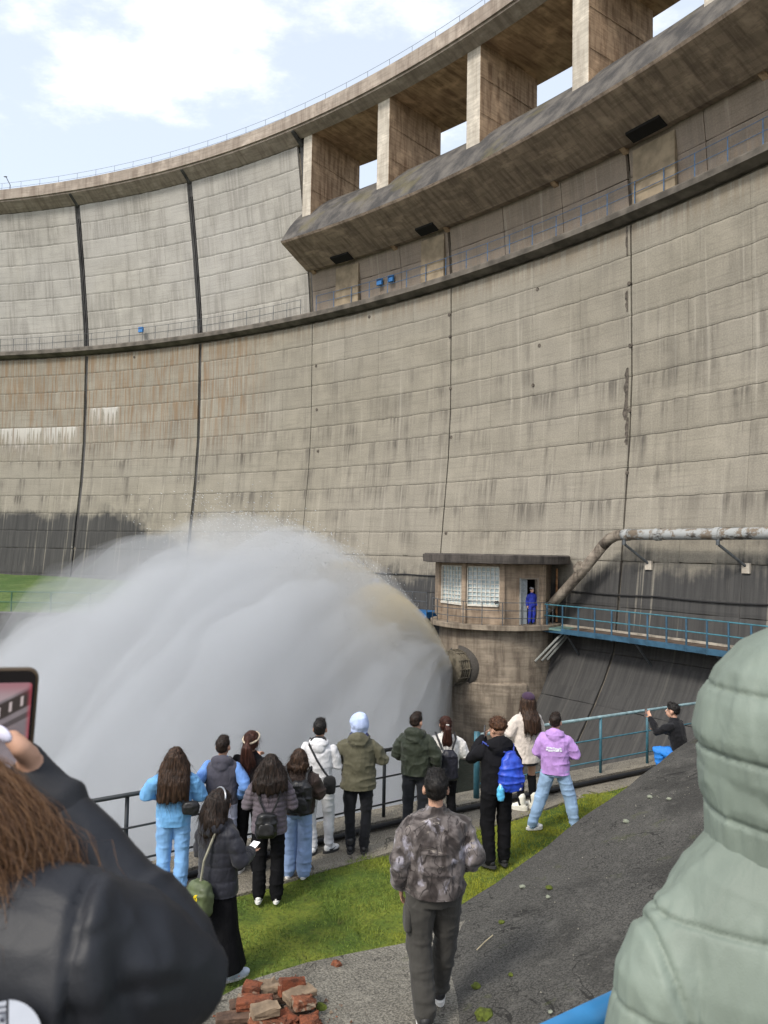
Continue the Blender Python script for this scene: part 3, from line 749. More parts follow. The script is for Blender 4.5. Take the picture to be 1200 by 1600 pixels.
# small wall spout beside the second window
MB().tube([hp(-7, 2.9, 1.42), hp(-9, 3.12, 1.42)], .07, 8).build('spout', plain('spout_dark', (.02, .02, .02), .6), hs)
# hollow jet valve
VD = np.array([-.78, -.62, 0]); VD /= np.linalg.norm(VD); VA = np.array([3.75, 37.0, -1.72])
vv = thing('outlet_valve', 'ribbed cylindrical outlet valve throwing the jet of water', 'valve', VA, world=True)
M['valve_iron'] = plain('valve_iron', (.16, .14, .105), .6, .5, 3, metal=.3, obj_space=False)
MB().tube([VA - VD * .8, VA + VD * .02], 1.0, 28).build('recess_ring', plain('ring_dark', (.06, .054, .048), .9), vv, True)  # solid disc, its dark colour stands in for shade in the recess
MB().tube([VA, VA + VD * .72], .74, 28).build('barrel', M['valve_iron'], vv, True)
for k in range(5): MB().tube([VA + VD * (.10 + .14 * k), VA + VD * (.16 + .14 * k)], .84 if k in (0, 4) else .80, 28).build('flange', M['valve_iron'], vv)
up = np.array([0, 0, 1.]); sd_ = np.cross(VD, up)
for k in range(12):
    w = 2 * math.pi * k / 12; q = (up * math.cos(w) + sd_ * math.sin(w)) * .81
    MB().tube([VA + VD * .05 + q, VA + VD * .78 + q], .035, 6).build('tie_rod', M['valve_iron'], vv)
MB().tube([VA + VD * .7, VA + VD * 1.15], [.30, .05], 20).build('cone', M['valve_iron'], vv, True)
# guard rail round the valve house deck
hr = thing('deck_railing', 'thin grey railing round the valve house deck', 'railing', (HC[0], HC[1] - 3.2, .36), world=True)
for a in range(-88, 50, 17): MB().tube([hp(a, 3.22, .3), hp(a, 3.22, 1.42)], .022, 6).build('post', M['steel_dark'], hr)
for z in (1.42, 1.05, .7): MB().tube([hp(-88 + 7 * k, 3.22, z) for k in range(20)], .018, 6).build('rail', M['steel_dark'], hr)

# ---- catwalk along the wall to the right of the house
cw = thing('catwalk', 'blue steel catwalk running from the valve house along the dam wall', 'walkway', pol(33, -1.6, 0), world=True)
TC = [38.9 - .78 * k for k in range(18)]
co = lambda th: -1.75 - .045 * (38.9 - th)
def arcbox(th0, th1, o0, o1, z0, z1, n=20):
    v = []; f = []
    for i in range(n + 1):
        th = th0 + (th1 - th0) * i / n; b = co(th)
        v += [pol(th, b + o0, z0), pol(th, b + o1, z0), pol(th, b + o1, z1), pol(th, b + o0, z1)]
    for i in range(n):
        for k in range(4): f.append((i * 4 + k, i * 4 + (k + 1) % 4, i * 4 + 4 + (k + 1) % 4, i * 4 + 4 + k))
    f += [(0, 1, 2, 3), tuple(n * 4 + k for k in (3, 2, 1, 0))]; return fixn(mesh(v, f))
obj('deck_plate', arcbox(TC[0], TC[-1], .04, 1.5, .16, .22), plain('rusty_grating', (.085, .06, .045), .9, .4, 2, obj_space=False), cw)
obj('side_beam', arcbox(TC[0], TC[-1], -.03, .05, .02, .25), M['blue_steel'], cw)
obj('pale_pipe', arcbox(TC[1], TC[-1], 1.15, 1.35, .24, .32), plain('peeling_pipe', (.29, .26, .215), .8, .4, 2.5, obj_space=False), cw)
for k, th in enumerate(TC):
    p = pol(th, co(th), .0); MB().tube([p, p + [0, 0, 1.32]], .04 if k > 2 else .055, 6).build('post', M['blue_steel'], cw)
for z in (1.32, .8): MB().tube([pol(th, co(th), z) for th in TC], .026, 6).build('rail', M['teal_steel'], cw)
for k in range(3):
    a = hp(46 + 8 * k, 3.9, .1); b = hp(31 + 9 * k, 2.9, -1.35)
    MB().tube([a, b], .055, 6).build('strut', plain('strut_grey', (.22, .23, .22), .6), cw)
for k in range(3):
    th = 36.5 - 3.2 * k; MB().tube([pol(th, co(th) + .1, .1), pol(th, face(-1.0), -1.0)], .05, 6).build('strut', M['steel_dark'], cw)
v = [hp(40, 3.0, .14), hp(40, 4.35, .14), hp(86, 4.7, .14), hp(86, 2.8, .14)]; v += [p + np.array([0, 0, .1]) for p in v]
obj('landing_plate', fixn(mesh(v, [(0, 1, 2, 3), (7, 6, 5, 4), (0, 4, 5, 1), (1, 5, 6, 2), (2, 6, 7, 3), (3, 7, 4, 0)])), plain('green_plate', (.10, .17, .15), .7, .3, 2), cw)
cl = thing('catwalk', 'short blue catwalk left of the valve house, partly hidden by spray', 'walkway', pol(46.5, -1.4, .2), world=True)
v = []
for th in (49.5, 44.0): v += [pol(th, o, z) for (o, z) in ((-1.9, .02), (-.5, .02), (-.5, .36), (-1.9, .36))]
obj('side_beam', fixn(mesh(v, [(0, 1, 2, 3), (4, 7, 6, 5), (0, 4, 5, 1), (1, 5, 6, 2), (2, 6, 7, 3), (3, 7, 4, 0)])), plain('bright_blue', (.025, .13, .33), .5), cl)
for k in range(7):
    th = 49.4 - .9 * k; p = pol(th, -1.88, .3); MB().tube([p, p + [0, 0, 1.15]], .028, 6).build('post', M['steel_dark'], cl)
for z in (1.45, .95): MB().tube([pol(49.4 - .9 * k, -1.88, z) for k in range(7)], .022, 6).build('rail', M['steel_dark'], cl)
bb = thing('blue_barrel', 'small bright blue drum just above the top edge of the spray', 'drum', pol(47.9, -1.1, .36))
MB().tube([(0, 0, 0), (0, 0, .1), (0, 0, 1.5), (0, 0, 1.62)], [.2, .23, .23, .2], 16).build('body', plain('drum_blue', (.02, .12, .45), .45), bb, True)
MB().tube([(0, 0, 1.62), (0, 0, 1.68)], .24, 16).build('lid', plain('drum_lid', (.02, .09, .36), .45), bb)

# ---- large pipe on the wall
def mk_pipe():
    t = NT('peeling_pipe_paint'); g = t.geo(); n = t.noise(g, 2.6, 7, .7); r = t.noise(t.scl(g, (1, 1, 3)), 1.3, 6, .65)
    c = t.mix(t.rng(n, .48, .58), (.29, .30, .30), (.15, .12, .09)); c = t.mix(t.rng(r, .55, .64), c, (.055, .048, .042))
    t.col(c); t.bump(n, .4, .02); return t.fin(.6, 0, .4)
M['bigpipe'] = mk_pipe()
M['rustpipe'] = brown_conc('rusty_pipe_steel', (.22, .19, .155), (.075, .06, .05))
pp = thing('drain_pipe', 'thick peeling white and rust steel pipe bracketed to the dam wall', 'pipe', pol(31, -.9, 4.6), world=True)
ths = [34.4 - 1.05 * k for k in range(11)]
MB().tube([pol(t_, -.95, 4.63) for t_ in ths], .235, 18).build('pipe_run', M['bigpipe'], pp, True)
for t_ in (34.2, 32.9, 30.6, 28.2): MB().tube([pol(t_ + .09, -.95, 4.63), pol(t_ - .09, -.95, 4.63)], .27, 18).build('flange', M['bigpipe'], pp)
el = [pol(34.4, -.95, 4.63), pol(34.7, -.96, 4.6), pol(35.0, -.98, 4.42), pol(35.25, -1.0, 4.15)]
MB().tube(el, .245, 18).build('elbow', M['rustpipe'], pp, True)
dn = [pol(35.25, -1.0, 4.15), pol(36.0, -1.1, 3.1), pol(36.9, -1.25, 1.95), pol(37.5, -1.4, 1.2)]
MB().tube(dn, .24, 18).build('pipe_run', M['rustpipe'], pp, True)
MB().tube([dn[-1], pol(37.8, -1.5, .9), pol(38.3, -1.7, .72), pol(39.0, -2.0, .70)], [.24, .27, .29, .31], 18).build('elbow', M['rustpipe'], pp, True)
for t_ in (36.2,): MB().tube([pol(t_ + .1, -1.13, 2.95), pol(t_ - .1, -1.11, 2.75 + .45)], .31, 18).build('flange', M['rustpipe'], pp)
for t_ in (34.15, 30.45):
    bk = MB().tube([pol(t_, -1.2, 4.2), pol(t_ - .35, face(3.2) - .02, 3.35)], .06, 8).build('bracket', M['steel_dark'], pp)
    q = MB().box(pol(t_ - .35, face(3.2) - .04, 3.3), (.34, .12, .4), R_(t_ + 90)).build('wall_plate', M['pale'], bk); q.location = (0, 0, 0)
    q = MB().tube([pol(t_, -1.25, 4.18), pol(t_, -1.25, 4.40)], .08, 8).build('clamp', M['steel_dark'], bk); q.location = (0, 0, 0)
# cables along the wall
for (lab, a, b, z, sag) in (('black cable sagging along the wall right of the valve house', 37.6, 25, 1.95, .06), ('black cable on the wall left of the valve house', 51, 44.2, 2.35, .03)):
    n = 24; pts = []
    for k in range(n + 1):
        th = a + (b - a) * k / n; pts.append(pol(th, face(z) - .07, z - sag * math.sin(math.pi * ((k * 3 / n) % 1))))
    tag(MB().tube(pts, .035, 6).build('cable', plain('cable_black', (.015, .015, .016), .6, 0, 3)), lab, 'cable')

# ------------------------------------------------------------------ FENCE ALONG THE PATH
M['fence_black'] = plain('black_paint', (.018, .022, .026), .45, .3, 8, obj_space=False)  # rails stand against bright spray: backlit darkness put into the colour
M['fence_teal'] = plain('teal_paint', (.03, .105, .14), .45, .3, 6, obj_space=False)
M['fence_top'] = plain('worn_rail', (.17, .25, .27), .4, .3, 10, obj_space=False)  # highlight along the top rail put into its colour
def fence(label, xs, mat_, top, zr, thick=()):
    x0, x1 = xs[0], xs[-1]
    def fp(x, z, o=-.1): p = np.array([x, FY(x), z]) + FN * o; return p
    t = thing('railing', label, 'railing', fp((x0 + x1) / 2, 0), world=True)
    for k, x in enumerate(xs):
        r = .045 if k in thick else .024
        MB().tube([fp(x, .05), fp(x, zr[0] + (.05 if k in thick else 0))], r, 8).build('post', mat_, t, True)
    for k, z in enumerate(zr):
        MB().tube([fp(x0, z), fp(x1, z)], .026 if k == 0 else .013, 8).build('top_rail' if k == 0 else 'rail', top if k == 0 else mat_, t, True)
    return t
fence('black steel railing in front of the spray, left part with people leaning on it', [-4.6, -3.6, -2.72, -1.77, -.85, .12, 1.05], M['fence_black'], M['fence_black'], (1.02, .66, .30))
fence('teal painted railing with pale worn top rail in front of the dark wall', [1.50, 3.75, 4.75, 6.4, 8.0, 9.6], M['fence_teal'], M['fence_top'], (1.02, .66, .30), (0,))
def fpt(x, o, z): return np.array([x, FY(x), z]) + FN * o
n = 30
kp = MB().tube([fpt(-6 + 16.0 * k / n, .07, .055 + .012 * vnoise(np.array([[k * .7, 0, 0]]), 1, 1)[0]) for k in range(n + 1)], .036, 10).build('hose', plain('black_pipe', (.012, .012, .013), .5, .2, 5), None, True)  # black band along the kerb, modelled as a round tube
tag(kp, 'thick black pipe lying along the foot of the railing', 'pipe')

# ------------------------------------------------------------------ SPRAY
AX = np.array([-.80, -.60, 0]); APEX = VA + VD * .55
V0, TH_, G = 15.4, R_(46), 9.81
def spray_mesh(k_, tmax, amp, seed, nt2=70, na=130, t0=0.0, ridge=.04, sag=0.0, droop=0.0, upper=False):
    """closed skin of the jet: rings of drops of equal age on a hollow cone, pulled down by gravity, torn by turbulence"""
    v = [(V0 * math.cos(TH_) * t0 - .12, 0, 0)]; f = []
    ts = np.array([t0 + (tmax - t0) * (i / nt2) ** 1.25 for i in range(1, nt2 + 1)])
    T, Wg = np.meshgrid(ts, np.arange(na) * 2 * math.pi / na, indexing='ij'); T = T.ravel(); Wg = Wg.ravel()
    cw_, sw_ = np.cos(Wg), np.sin(Wg)
    rid = vnoise(np.c_[cw_ * 7, sw_ * 7, T * 1.1], 1, seed) + .7 * vnoise(np.c_[cw_ * 17, sw_ * 17, T * 2.0], 1, seed + 1) + .4 * vnoise(np.c_[cw_ * 36, sw_ * 36, T * 4.0], 1, seed + 2)
    P = np.c_[V0 * math.cos(TH_) * T, cw_ * V0 * math.sin(TH_) * T, sw_ * V0 * math.sin(TH_) * T]
    bil = fbm(P * [.7, 1, 1], .42, 4, seed + 3); jag = fbm(P, 1.6, 3, seed + 5)
    r = V0 * math.sin(TH_) * T * k_ + .1
    r = r * (1 - .15 * droop * np.clip((T - .95) / .9, 0, 1) ** 1.3 * np.clip(sw_ + .25, 0, 1))
    if upper: r = r * np.clip(.62 + sw_ * .55, .12, 1.0) * np.clip(1.0 - .25 * (T / tmax) ** 6, .7, 1)
    r = r * (1 + ridge * rid) + amp * (bil * T ** 1.3 * 1.6 + jag * .45 * T)
    X = V0 * math.cos(TH_) * T + amp * .5 * T * vnoise(P, .6, seed + 8)
    Z = r * sw_ - .5 * G * T * T - sag * T
    Z = np.maximum(Z, -6.0 - APEX[2] + .06)
    v += list(np.c_[X, r * cw_, Z])
    for j in range(na): f.append((0, 1 + (j + 1) % na, 1 + j))
    for i in range(nt2 - 1):
        for j in range(na):
            a = 1 + i * na + j; b = 1 + i * na + (j + 1) % na; f.append((a, b, b + na, a + na))
    f.append(tuple(1 + (nt2 - 1) * na + j for j in range(na)))
    return fixn(mesh(v, f, smooth=True))
def mk_spray(name, dens, c, an=.2):
    m_ = bpy.data.materials.new(name); m_.use_nodes = True; N = m_.node_tree.nodes
    N.remove(N['Principled BSDF'])
    vol = N.new('ShaderNodeVolumePrincipled'); vol.inputs['Color'].default_value = (*c, 1); vol.inputs['Anisotropy'].default_value = an
    vol.inputs['Density'].default_value = dens
    m_.node_tree.links.new(vol.outputs[0], N['Material Output'].inputs['Volume']); return m_
sp = thing('water_spray', 'huge fan of grey white water spray bursting from the outlet valve', 'spray', APEX, math.atan2(AX[1], AX[0])); sp['kind'] = 'stuff'
obj('jet', spray_mesh(1.0, .92, .14, 11, nt2=60, ridge=.07, upper=True), mk_spray('jet_water', .6, (.80, .71, .52)), sp)
obj('plume', spray_mesh(.96, 2.05, .36, 23, nt2=120, na=240, ridge=.085, droop=1.0), mk_spray('plume_water', .32, (.775, .797, .83)), sp)
obj('mist', spray_mesh(1.05, 2.5, .55, 37, nt2=50, na=90, ridge=.02, droop=1.0), mk_spray('mist_water', .085, (.80, .82, .85)), sp)
# flung drops along the rim of the jet
def drops(n, seed):
    r2 = np.random.default_rng(seed); v = []; f = []
    base = np.array([(1, 0, -.35), (-.5, .87, -.35), (-.5, -.87, -.35), (0, 0, 1.)])
    for _ in range(n):
        w = r2.normal(math.pi / 2, .42); t_ = r2.uniform(.05, 1.15)
        k = r2.normal(1.0, .02 + .05 * t_); th = TH_ * (1 + r2.normal(0, .03))
        rr = V0 * k * math.sin(th) * t_; s = r2.uniform(.006, .02) * (1 + .25 * t_)
        c = np.array([V0 * k * math.cos(th) * t_, rr * math.cos(w), rr * math.sin(w) - G / 2 * t_ * t_])
        c += r2.normal(0, .03 + .08 * t_, 3)
        if c[2] < -4.2: continue
        q = base[:, [r2.integers(3), r2.integers(3), 2]] if False else base
        vel = np.array([V0 * math.cos(th), V0 * math.sin(th) * math.cos(w), V0 * math.sin(th) * math.sin(w) - G * t_]); vel /= np.linalg.norm(vel)
        o = len(v)
        for b in base: v.append(c + b * s + vel * (s * 2.5 if b[2] > .5 else 0))
        f += [(o, o + 2, o + 1), (o, o + 1, o + 3), (o + 1, o + 2, o + 3), (o + 2, o, o + 3)]
    return mesh(v, f)
dm = NT('water_drop'); dm.col((.80, .83, .86)); dm.fin(.25, 0, .5)
dr_ = obj('water_drops', drops(6000, 3), dm.m); dr_.location = APEX; dr_.rotation_euler = sp.rotation_euler
tag(dr_, 'loose white drops flung off the upper rim of the spray', 'water drops', kind='stuff')

# ------------------------------------------------------------------ PEOPLE
def remesh(mb, voxel, smooth=3, disp=None, cuts=(), post=None):
    me = mb.mesh('tmp'); o = bpy.data.objects.new('tmp', me); col.objects.link(o)
    m_ = o.modifiers.new('r', 'REMESH'); m_.mode = 'VOXEL'; m_.voxel_size = voxel
    if smooth: s = o.modifiers.new('s', 'SMOOTH'); s.factor = .5; s.iterations = smooth
    dg = bpy.context.evaluated_depsgraph_get(); me2 = bpy.data.meshes.new_from_object(o.evaluated_get(dg))
    bpy.data.objects.remove(o); bpy.data.meshes.remove(me)
    n = len(me2.vertices); P = np.empty(n * 3); me2.vertices.foreach_get('co', P); P = P.reshape(-1, 3)
    if disp is not None:
        Nn = np.empty(n * 3); me2.vertex_normals.foreach_get('vector', Nn); Nn = Nn.reshape(-1, 3)
        P = P + Nn * np.asarray(disp(P, Nn))[:, None]; me2.vertices.foreach_set('co', P.ravel())
    if cuts:
        bm = bmesh.new(); bm.from_mesh(me2)
        for (co_, no_) in cuts:
            bmesh.ops.bisect_plane(bm, geom=bm.verts[:] + bm.edges[:] + bm.faces[:], plane_co=co_, plane_no=no_, clear_outer=True)
        bm.to_mesh(me2); bm.free()
    me2.polygons.foreach_set('use_smooth', [True] * len(me2.polygons)); me2.update()
    return me2
def mk_skin(c):
    t = NT('skin'); n = t.noise(t.ocoord(), 9, 4); t.col(t.mix(t.rng(n, .3, .7), mulc(c, .88), mulc(c, 1.08)))
    t.b.inputs['Subsurface Weight'].default_value = .0; return t.fin(.55, 0, .35)
M['skin'] = mk_skin((.52, .30, .21))
def mk_hair(name, c, hi):
    t = NT(name); v = t.ocoord(); n = t.noise(t.scl(v, (1, 1, .12)), 75, 3, .6); b_ = t.noise(t.scl(v, (1, 1, .3)), 9, 3)
    t.col(t.mix(t.math('MULTIPLY', t.rng(n, .38, .66), t.rng(b_, .3, .75, .35, 1)), mulc(c, .6), mulc(hi, .72))); t.bump(n, .8, .008); return t.fin(.55, 0, .25)
M['hair_dark'] = mk_hair('dark_brown_hair', (.014, .009, .007), (.05, .028, .018))
M['hair_black'] = mk_hair('black_hair', (.008, .007, .007), (.026, .021, .018))
M['hair_brown'] = mk_hair('brown_hair', (.030, .016, .010), (.11, .058, .032))
M['hair_auburn'] = mk_hair('auburn_hair', (.035, .012, .008), (.12, .040, .024))
M['hair_ginger'] = mk_hair('reddish_hair', (.055, .024, .012), (.17, .075, .035))
M['white_shoe'] = plain('white_leather', (.74, .74, .73), .5, .06, 20, bump=.1)
M['black_shoe'] = plain('black_leather', (.02, .02, .022), .5, .1, 20, bump=.1)
M['sole_white'] = plain('white_rubber', (.66, .65, .62), .7, .1, 20)
M['sole_dark'] = plain('dark_rubber', (.03, .03, .03), .7, .1, 20)
def hand(mb, wr, d, side, curl=.5, k=1.0, nrm=None):
    d = Vector(d).normalized(); n = Vector(nrm) if nrm is not None else Vector((-side, 0, 0))
    n = (n - d * n.dot(d)); n = n.normalized() if n.length > .05 else Vector((0, 1, 0)).cross(d).normalized()
    a = d.cross(n).normalized()                            # across the palm
    if a.y < 0 and nrm is None: a = -a
    wr = Vector(wr); c = wr + d * .045 * k
    Mx = Matrix((a, n, d)).transposed()
    mb.ell(c, (.040 * k, .016 * k, .052 * k), Mx, 10, 8)
    mb.capsule([wr - d * .03 * k, wr + d * .01 * k], .025 * k, 8)
    for q, (off, ln) in enumerate(((.028, .070), (.010, .080), (-.009, .074), (-.027, .058))):
        p0 = c + a * off * k + d * .042 * k; d1 = (d + n * curl * .6).normalized(); d2 = (d + n * curl * 2.2).normalized()
        p1 = p0 + d1 * ln * .5 * k; mb.capsule([p0, p1, p1 + d2 * ln * .5 * k], [.0098 * k, .0092 * k, .008 * k], 6)
    p0 = c + a * .032 * k - d * .02 * k; p1 = p0 + (a * .8 + d * .7 + n * .3).normalized() * .04 * k
    mb.capsule([p0, p1, p1 + (d + n * .5 * curl + a * .2).normalized() * .032 * k], [.012 * k, .011 * k, .009 * k], 6)

J0 = dict(hipL=(-.092, 0, .90), hipR=(.092, 0, .90), kneeL=(-.105, .02, .49), kneeR=(.105, .02, .49), ankL=(-.105, -.03, .085), ankR=(.105, -.03, .085),
          shL=(-.175, -.01, 1.375), shR=(.175, -.01, 1.375), elL=(-.245, -.06, 1.11), elR=(.245, -.06, 1.11), wrL=(-.255, .03, .87), wrR=(.255, .03, .87),
          neck=(0, -.01, 1.44), head=(0, .0, 1.585))
FRONT = dict(elL=(-.235, .02, 1.12), wrL=(-.10, .24, 1.15), elR=(.235, .02, 1.12), wrR=(.10, .24, 1.17))
POCKET = dict(elL=(-.30, -.09, 1.13), wrL=(-.20, .07, .95), elR=(.30, -.09, 1.13), wrR=(.20, .07, .95))
def wrinkle(a, sx=9, seed=0, pz=.55):
    return lambda P, N: a * .9 * fbm(P * [1, 1, pz], sx, 3, seed) + a * 1.1 * ((1 - np.abs(vnoise(P * [.6, .6, 1.5], 8, seed + 4))) ** 4) + a * .6 * ((1 - np.abs(vnoise(P * [1.2, 1.2, .7], 15, seed + 6))) ** 4)
def quilt(pitch, a, z0=0, w=.005, seed=0):
    return lambda P, N: a * np.sqrt(np.abs(np.sin(np.pi * (P[:, 2] - z0) / pitch))) + w * fbm(P, 16, 3, seed)
PEOPLE = {}
class Person:
    def __init__(s, label, foot, top_y, yaw=0, z=0.0, pose=None, head=(0, 0), h=None, lean=0.0, build=1.0, name='person', loc=None, vox=.011, skin='skin'):
        p = on(foot[0], foot[1], z) if loc is None else np.array(loc, float)
        if h is None: h = at(foot[0], top_y, p[1])[2] - z
        s.h = h; s.k = h / 1.72; s.yaw = R_(yaw); s.loc = p; s.b = build
        s.t = thing(name, label, 'person', p, s.yaw); s.t.scale = (s.k,) * 3
        s.J = {a: Vector(b) for a, b in J0.items()}
        for a, b in (pose or {}).items(): s.J[a] = Vector(b)
        if lean:
            for a in s.J:
                if s.J[a].z > .9: s.J[a].y += (s.J[a].z - .9) * lean
        s.HM = Matrix.Rotation(R_(head[0]), 3, 'Z') @ Matrix.Rotation(R_(head[1]), 3, 'X') @ Matrix.Scale(1.11, 3)
        s.hc = s.J['head']; s.vox = vox; s.skinm = M[skin]
    def hp(s, x, y, z): return s.hc + s.HM @ Vector((x, y, z))      # head space, origin at head centre
    def add(s, name, me, mat_, parent=None): return obj(name, me, mat_, parent or s.t)
    def body(s, hands=(True, True), curl=.5, hdir=(None, None), hn=(None, None), barelegs=False):
        J = s.J; mb = MB(); n = J['neck']; sh = (J['shL'] + J['shR']) / 2; hip = (J['hipL'] + J['hipR']) / 2
        def lp(t): q = hip.lerp(sh, t); return q
        rings = []
        for t_, rx, ry in ((-.08, .10, .08), (.05, .145, .095), (.35, .12, .085), (.75, .145, .095), (.95, .11, .07), (1.06, .05, .045)):
            q = lp(t_); rings.append((q.x, q.y, q.z, rx, ry))
        dn = Vector((0, 0, -.035)); mb.loft(rings); mb.capsule([J['shL'] * .9 + J['shR'] * .1 + dn, J['shR'] * .9 + J['shL'] * .1 + dn], .04)
        hc = s.hc
        mb.capsule([n - Vector((0, 0, .07)), s.hp(0, -.012, -.04)], [.055, .052], 12)
        Mh = s.HM
        mb.ell(s.hp(0, -.008, .025), (.074, .092, .088), Mh); mb.ell(s.hp(0, .03, -.04), (.055, .062, .068), Mh)
        mb.ell(s.hp(0, .098, -.012), (.013, .018, .024), Mh, 8, 6); mb.ell(s.hp(0, .088, -.058), (.024, .012, .011), Mh, 8, 6)
        for sx in (-1, 1): mb.ell(s.hp(.077 * sx, -.004, -.008), (.012, .022, .033), Mh, 8, 6)
        for c in 'LR':
            mb.capsule([J['hip' + c], J['knee' + c], J['ank' + c]], [.078, .055, .04]); mb.capsule([J['knee' + c].lerp(J['ank' + c], .25), J['knee' + c].lerp(J['ank' + c], .45)], [.05, .05])
            mb.capsule([J['ank' + c] - Vector((0, 0, .02)), J['ank' + c] + Vector((0, .1, -.05))], [.035, .028])
            mb.capsule([J['sh' + c] * .94 + J['sh' + ('R' if c == 'L' else 'L')] * .06 + dn, J['el' + c], J['wr' + c]], [.034, .032, .025])
        for i, c in enumerate('LR'):
            if hands[i]:
                d = hdir[i] if hdir[i] is not None else (J['wr' + c] - J['el' + c])
                hand(mb, J['wr' + c], d, -1 if c == 'L' else 1, curl, 1.0, hn[i])
        me = remesh(mb, s.vox, 2)
        b = s.add('body', me, s.skinm)
        return b
    def face(s):
        for sx in (-1, 1):
            s.add('eye', MB().ell(s.hp(.031 * sx, .080, .008), (.013, .010, .008), s.HM, 10, 6).mesh(smooth=True), plain('eye_white', (.6, .58, .55), .3, 0, 5))
            s.add('iris', MB().ell(s.hp(.031 * sx, .087, .008), (.0045, .003, .0045), s.HM, 8, 6).mesh(smooth=True), plain('iris', (.03, .018, .01), .3, 0, 5))
        s.add('mouth', MB().ell(s.hp(0, .096, -.058), (.022, .006, .006), s.HM, 8, 6).mesh(smooth=True), plain('lips', (.34, .13, .11), .5, 0, 5))
    def top(s, mat_, hem=.86, fat=1.0, arm=1.0, disp=None, hood=None, name='jacket', sleeves=True, flare=1.0, collar=True, vox=None, arm_mat=None, bulge=0.0, cuff=0):
        J = s.J; mb = MB(); b = s.b * fat; sh = (J['shL'] + J['shR']) / 2; hip = (J['hipL'] + J['hipR']) / 2
        def q(z):
            t_ = (z - hip.z) / (sh.z - hip.z); p = hip + (sh - hip) * t_; return p.x, p.y, p.z
        R2 = [(hem - .06, .172 * flare, .125 * flare), (hem + .02, .172 * flare, .125 * flare), (.98, .170 * (1 + (flare - 1) * .5), .125 + bulge * .5), (1.15, .172, .128 + bulge), (1.28, .186, .128), (1.36, .188, .115), (1.405, .150, .095), (1.44, .085, .075)]
        rings = []
        for z, rx, ry in R2:
            x, y, zz = q(hip.z + (z - .90) / (1.385 - .90) * (sh.z - hip.z)); rings.append((x, y, zz, rx * b, ry * b))
        mb.loft(rings, 20)
        if collar: mb.loft([(s.J['neck'].x, s.J['neck'].y, s.J['neck'].z + dz, rx, ry) for dz, rx, ry in ((-.06, .10, .085), (0, .075, .072), (.035, .070, .068))])
        if hood: 
            n = J['neck']; Mh = Matrix.Rotation(R_(18), 3, 'X')
            mb.ell(n + Vector((0, -.085, -.015)), (.125 * hood, .065 * hood, .085 * hood), Mh); mb.ell(n + Vector((0, -.11, -.07)), (.09 * hood, .045 * hood, .07 * hood), Mh)
            mb.capsule([n + Vector((-.095, -.05, 0)), n + Vector((-.075, .05, -.02))], .035 * hood); mb.capsule([n + Vector((.095, -.05, 0)), n + Vector((.075, .05, -.02))], .035 * hood)
        if sleeves:
            for c in 'LR':
                w = J['wr' + c].lerp(J['el' + c], .06)
                mb.capsule([J['sh' + c] + Vector((0, 0, -.028)), J['sh' + c].lerp(J['el' + c], .5), J['el' + c], J['el' + c].lerp(w, .6), w], [.058 * (1 + (arm - 1) * .3), .062 * (1 + (arm - 1) * .8), .060 * arm, .055 * arm, .042 * arm], 14)
        me = remesh(mb, vox or s.vox * 1.1, 2, disp or wrinkle(.011, 9, len(s.t.name)), [((0, 0, q(hip.z + (hem - .90) / .485 * (sh.z - hip.z))[2]), (0, 0, -1))])
        return s.add(name, me, mat_)
    def trousers(s, mat_, w=1.0, wk=1.0, wa=1.0, a_end=.0, name='trousers', disp=None, rise=1.0):
        J = s.J; mb = MB(); hip = (J['hipL'] + J['hipR']) / 2
        mb.loft([(hip.x, hip.y, hip.z + dz, rx * s.b * w, ry * s.b * w) for dz, rx, ry in ((-.10, .14, .105), (-.02, .165, .12), (.06, .158, .112), (.12 * rise, .145, .102))])
        for c in 'LR':
            e = J['ank' + c] + (J['ank' + c] - J['knee' + c]).normalized() * (.005 + a_end)
            mb.capsule([J['hip' + c] - Vector((0, 0, .02)), J['hip' + c].lerp(J['knee' + c], .5), J['knee' + c], J['knee' + c].lerp(e, .55), e], [.096 * w, .088 * w, .072 * wk, .066 * (wk + wa) / 2, .058 * wa], 14)
        dd = disp or (lambda P, N: .011 * fbm(P * [1, 1, .6], 8, 3, 5) + .010 * (1 - np.abs(vnoise(P * [.5, .5, 1.3], 9, 7))) ** 4 + .010 * np.maximum(0, vnoise(P * [.5, .5, 2.0], 14, 9)) * (np.abs(P[:, 2] - .5) < .2) + .018 * np.maximum(0, vnoise(P * [.4, .4, 2.0], 16, 3)) * np.clip((.34 - P[:, 2]) * 5, 0, 1))
        return s.add(name, remesh(mb, s.vox * 1.1, 2, dd), mat_)
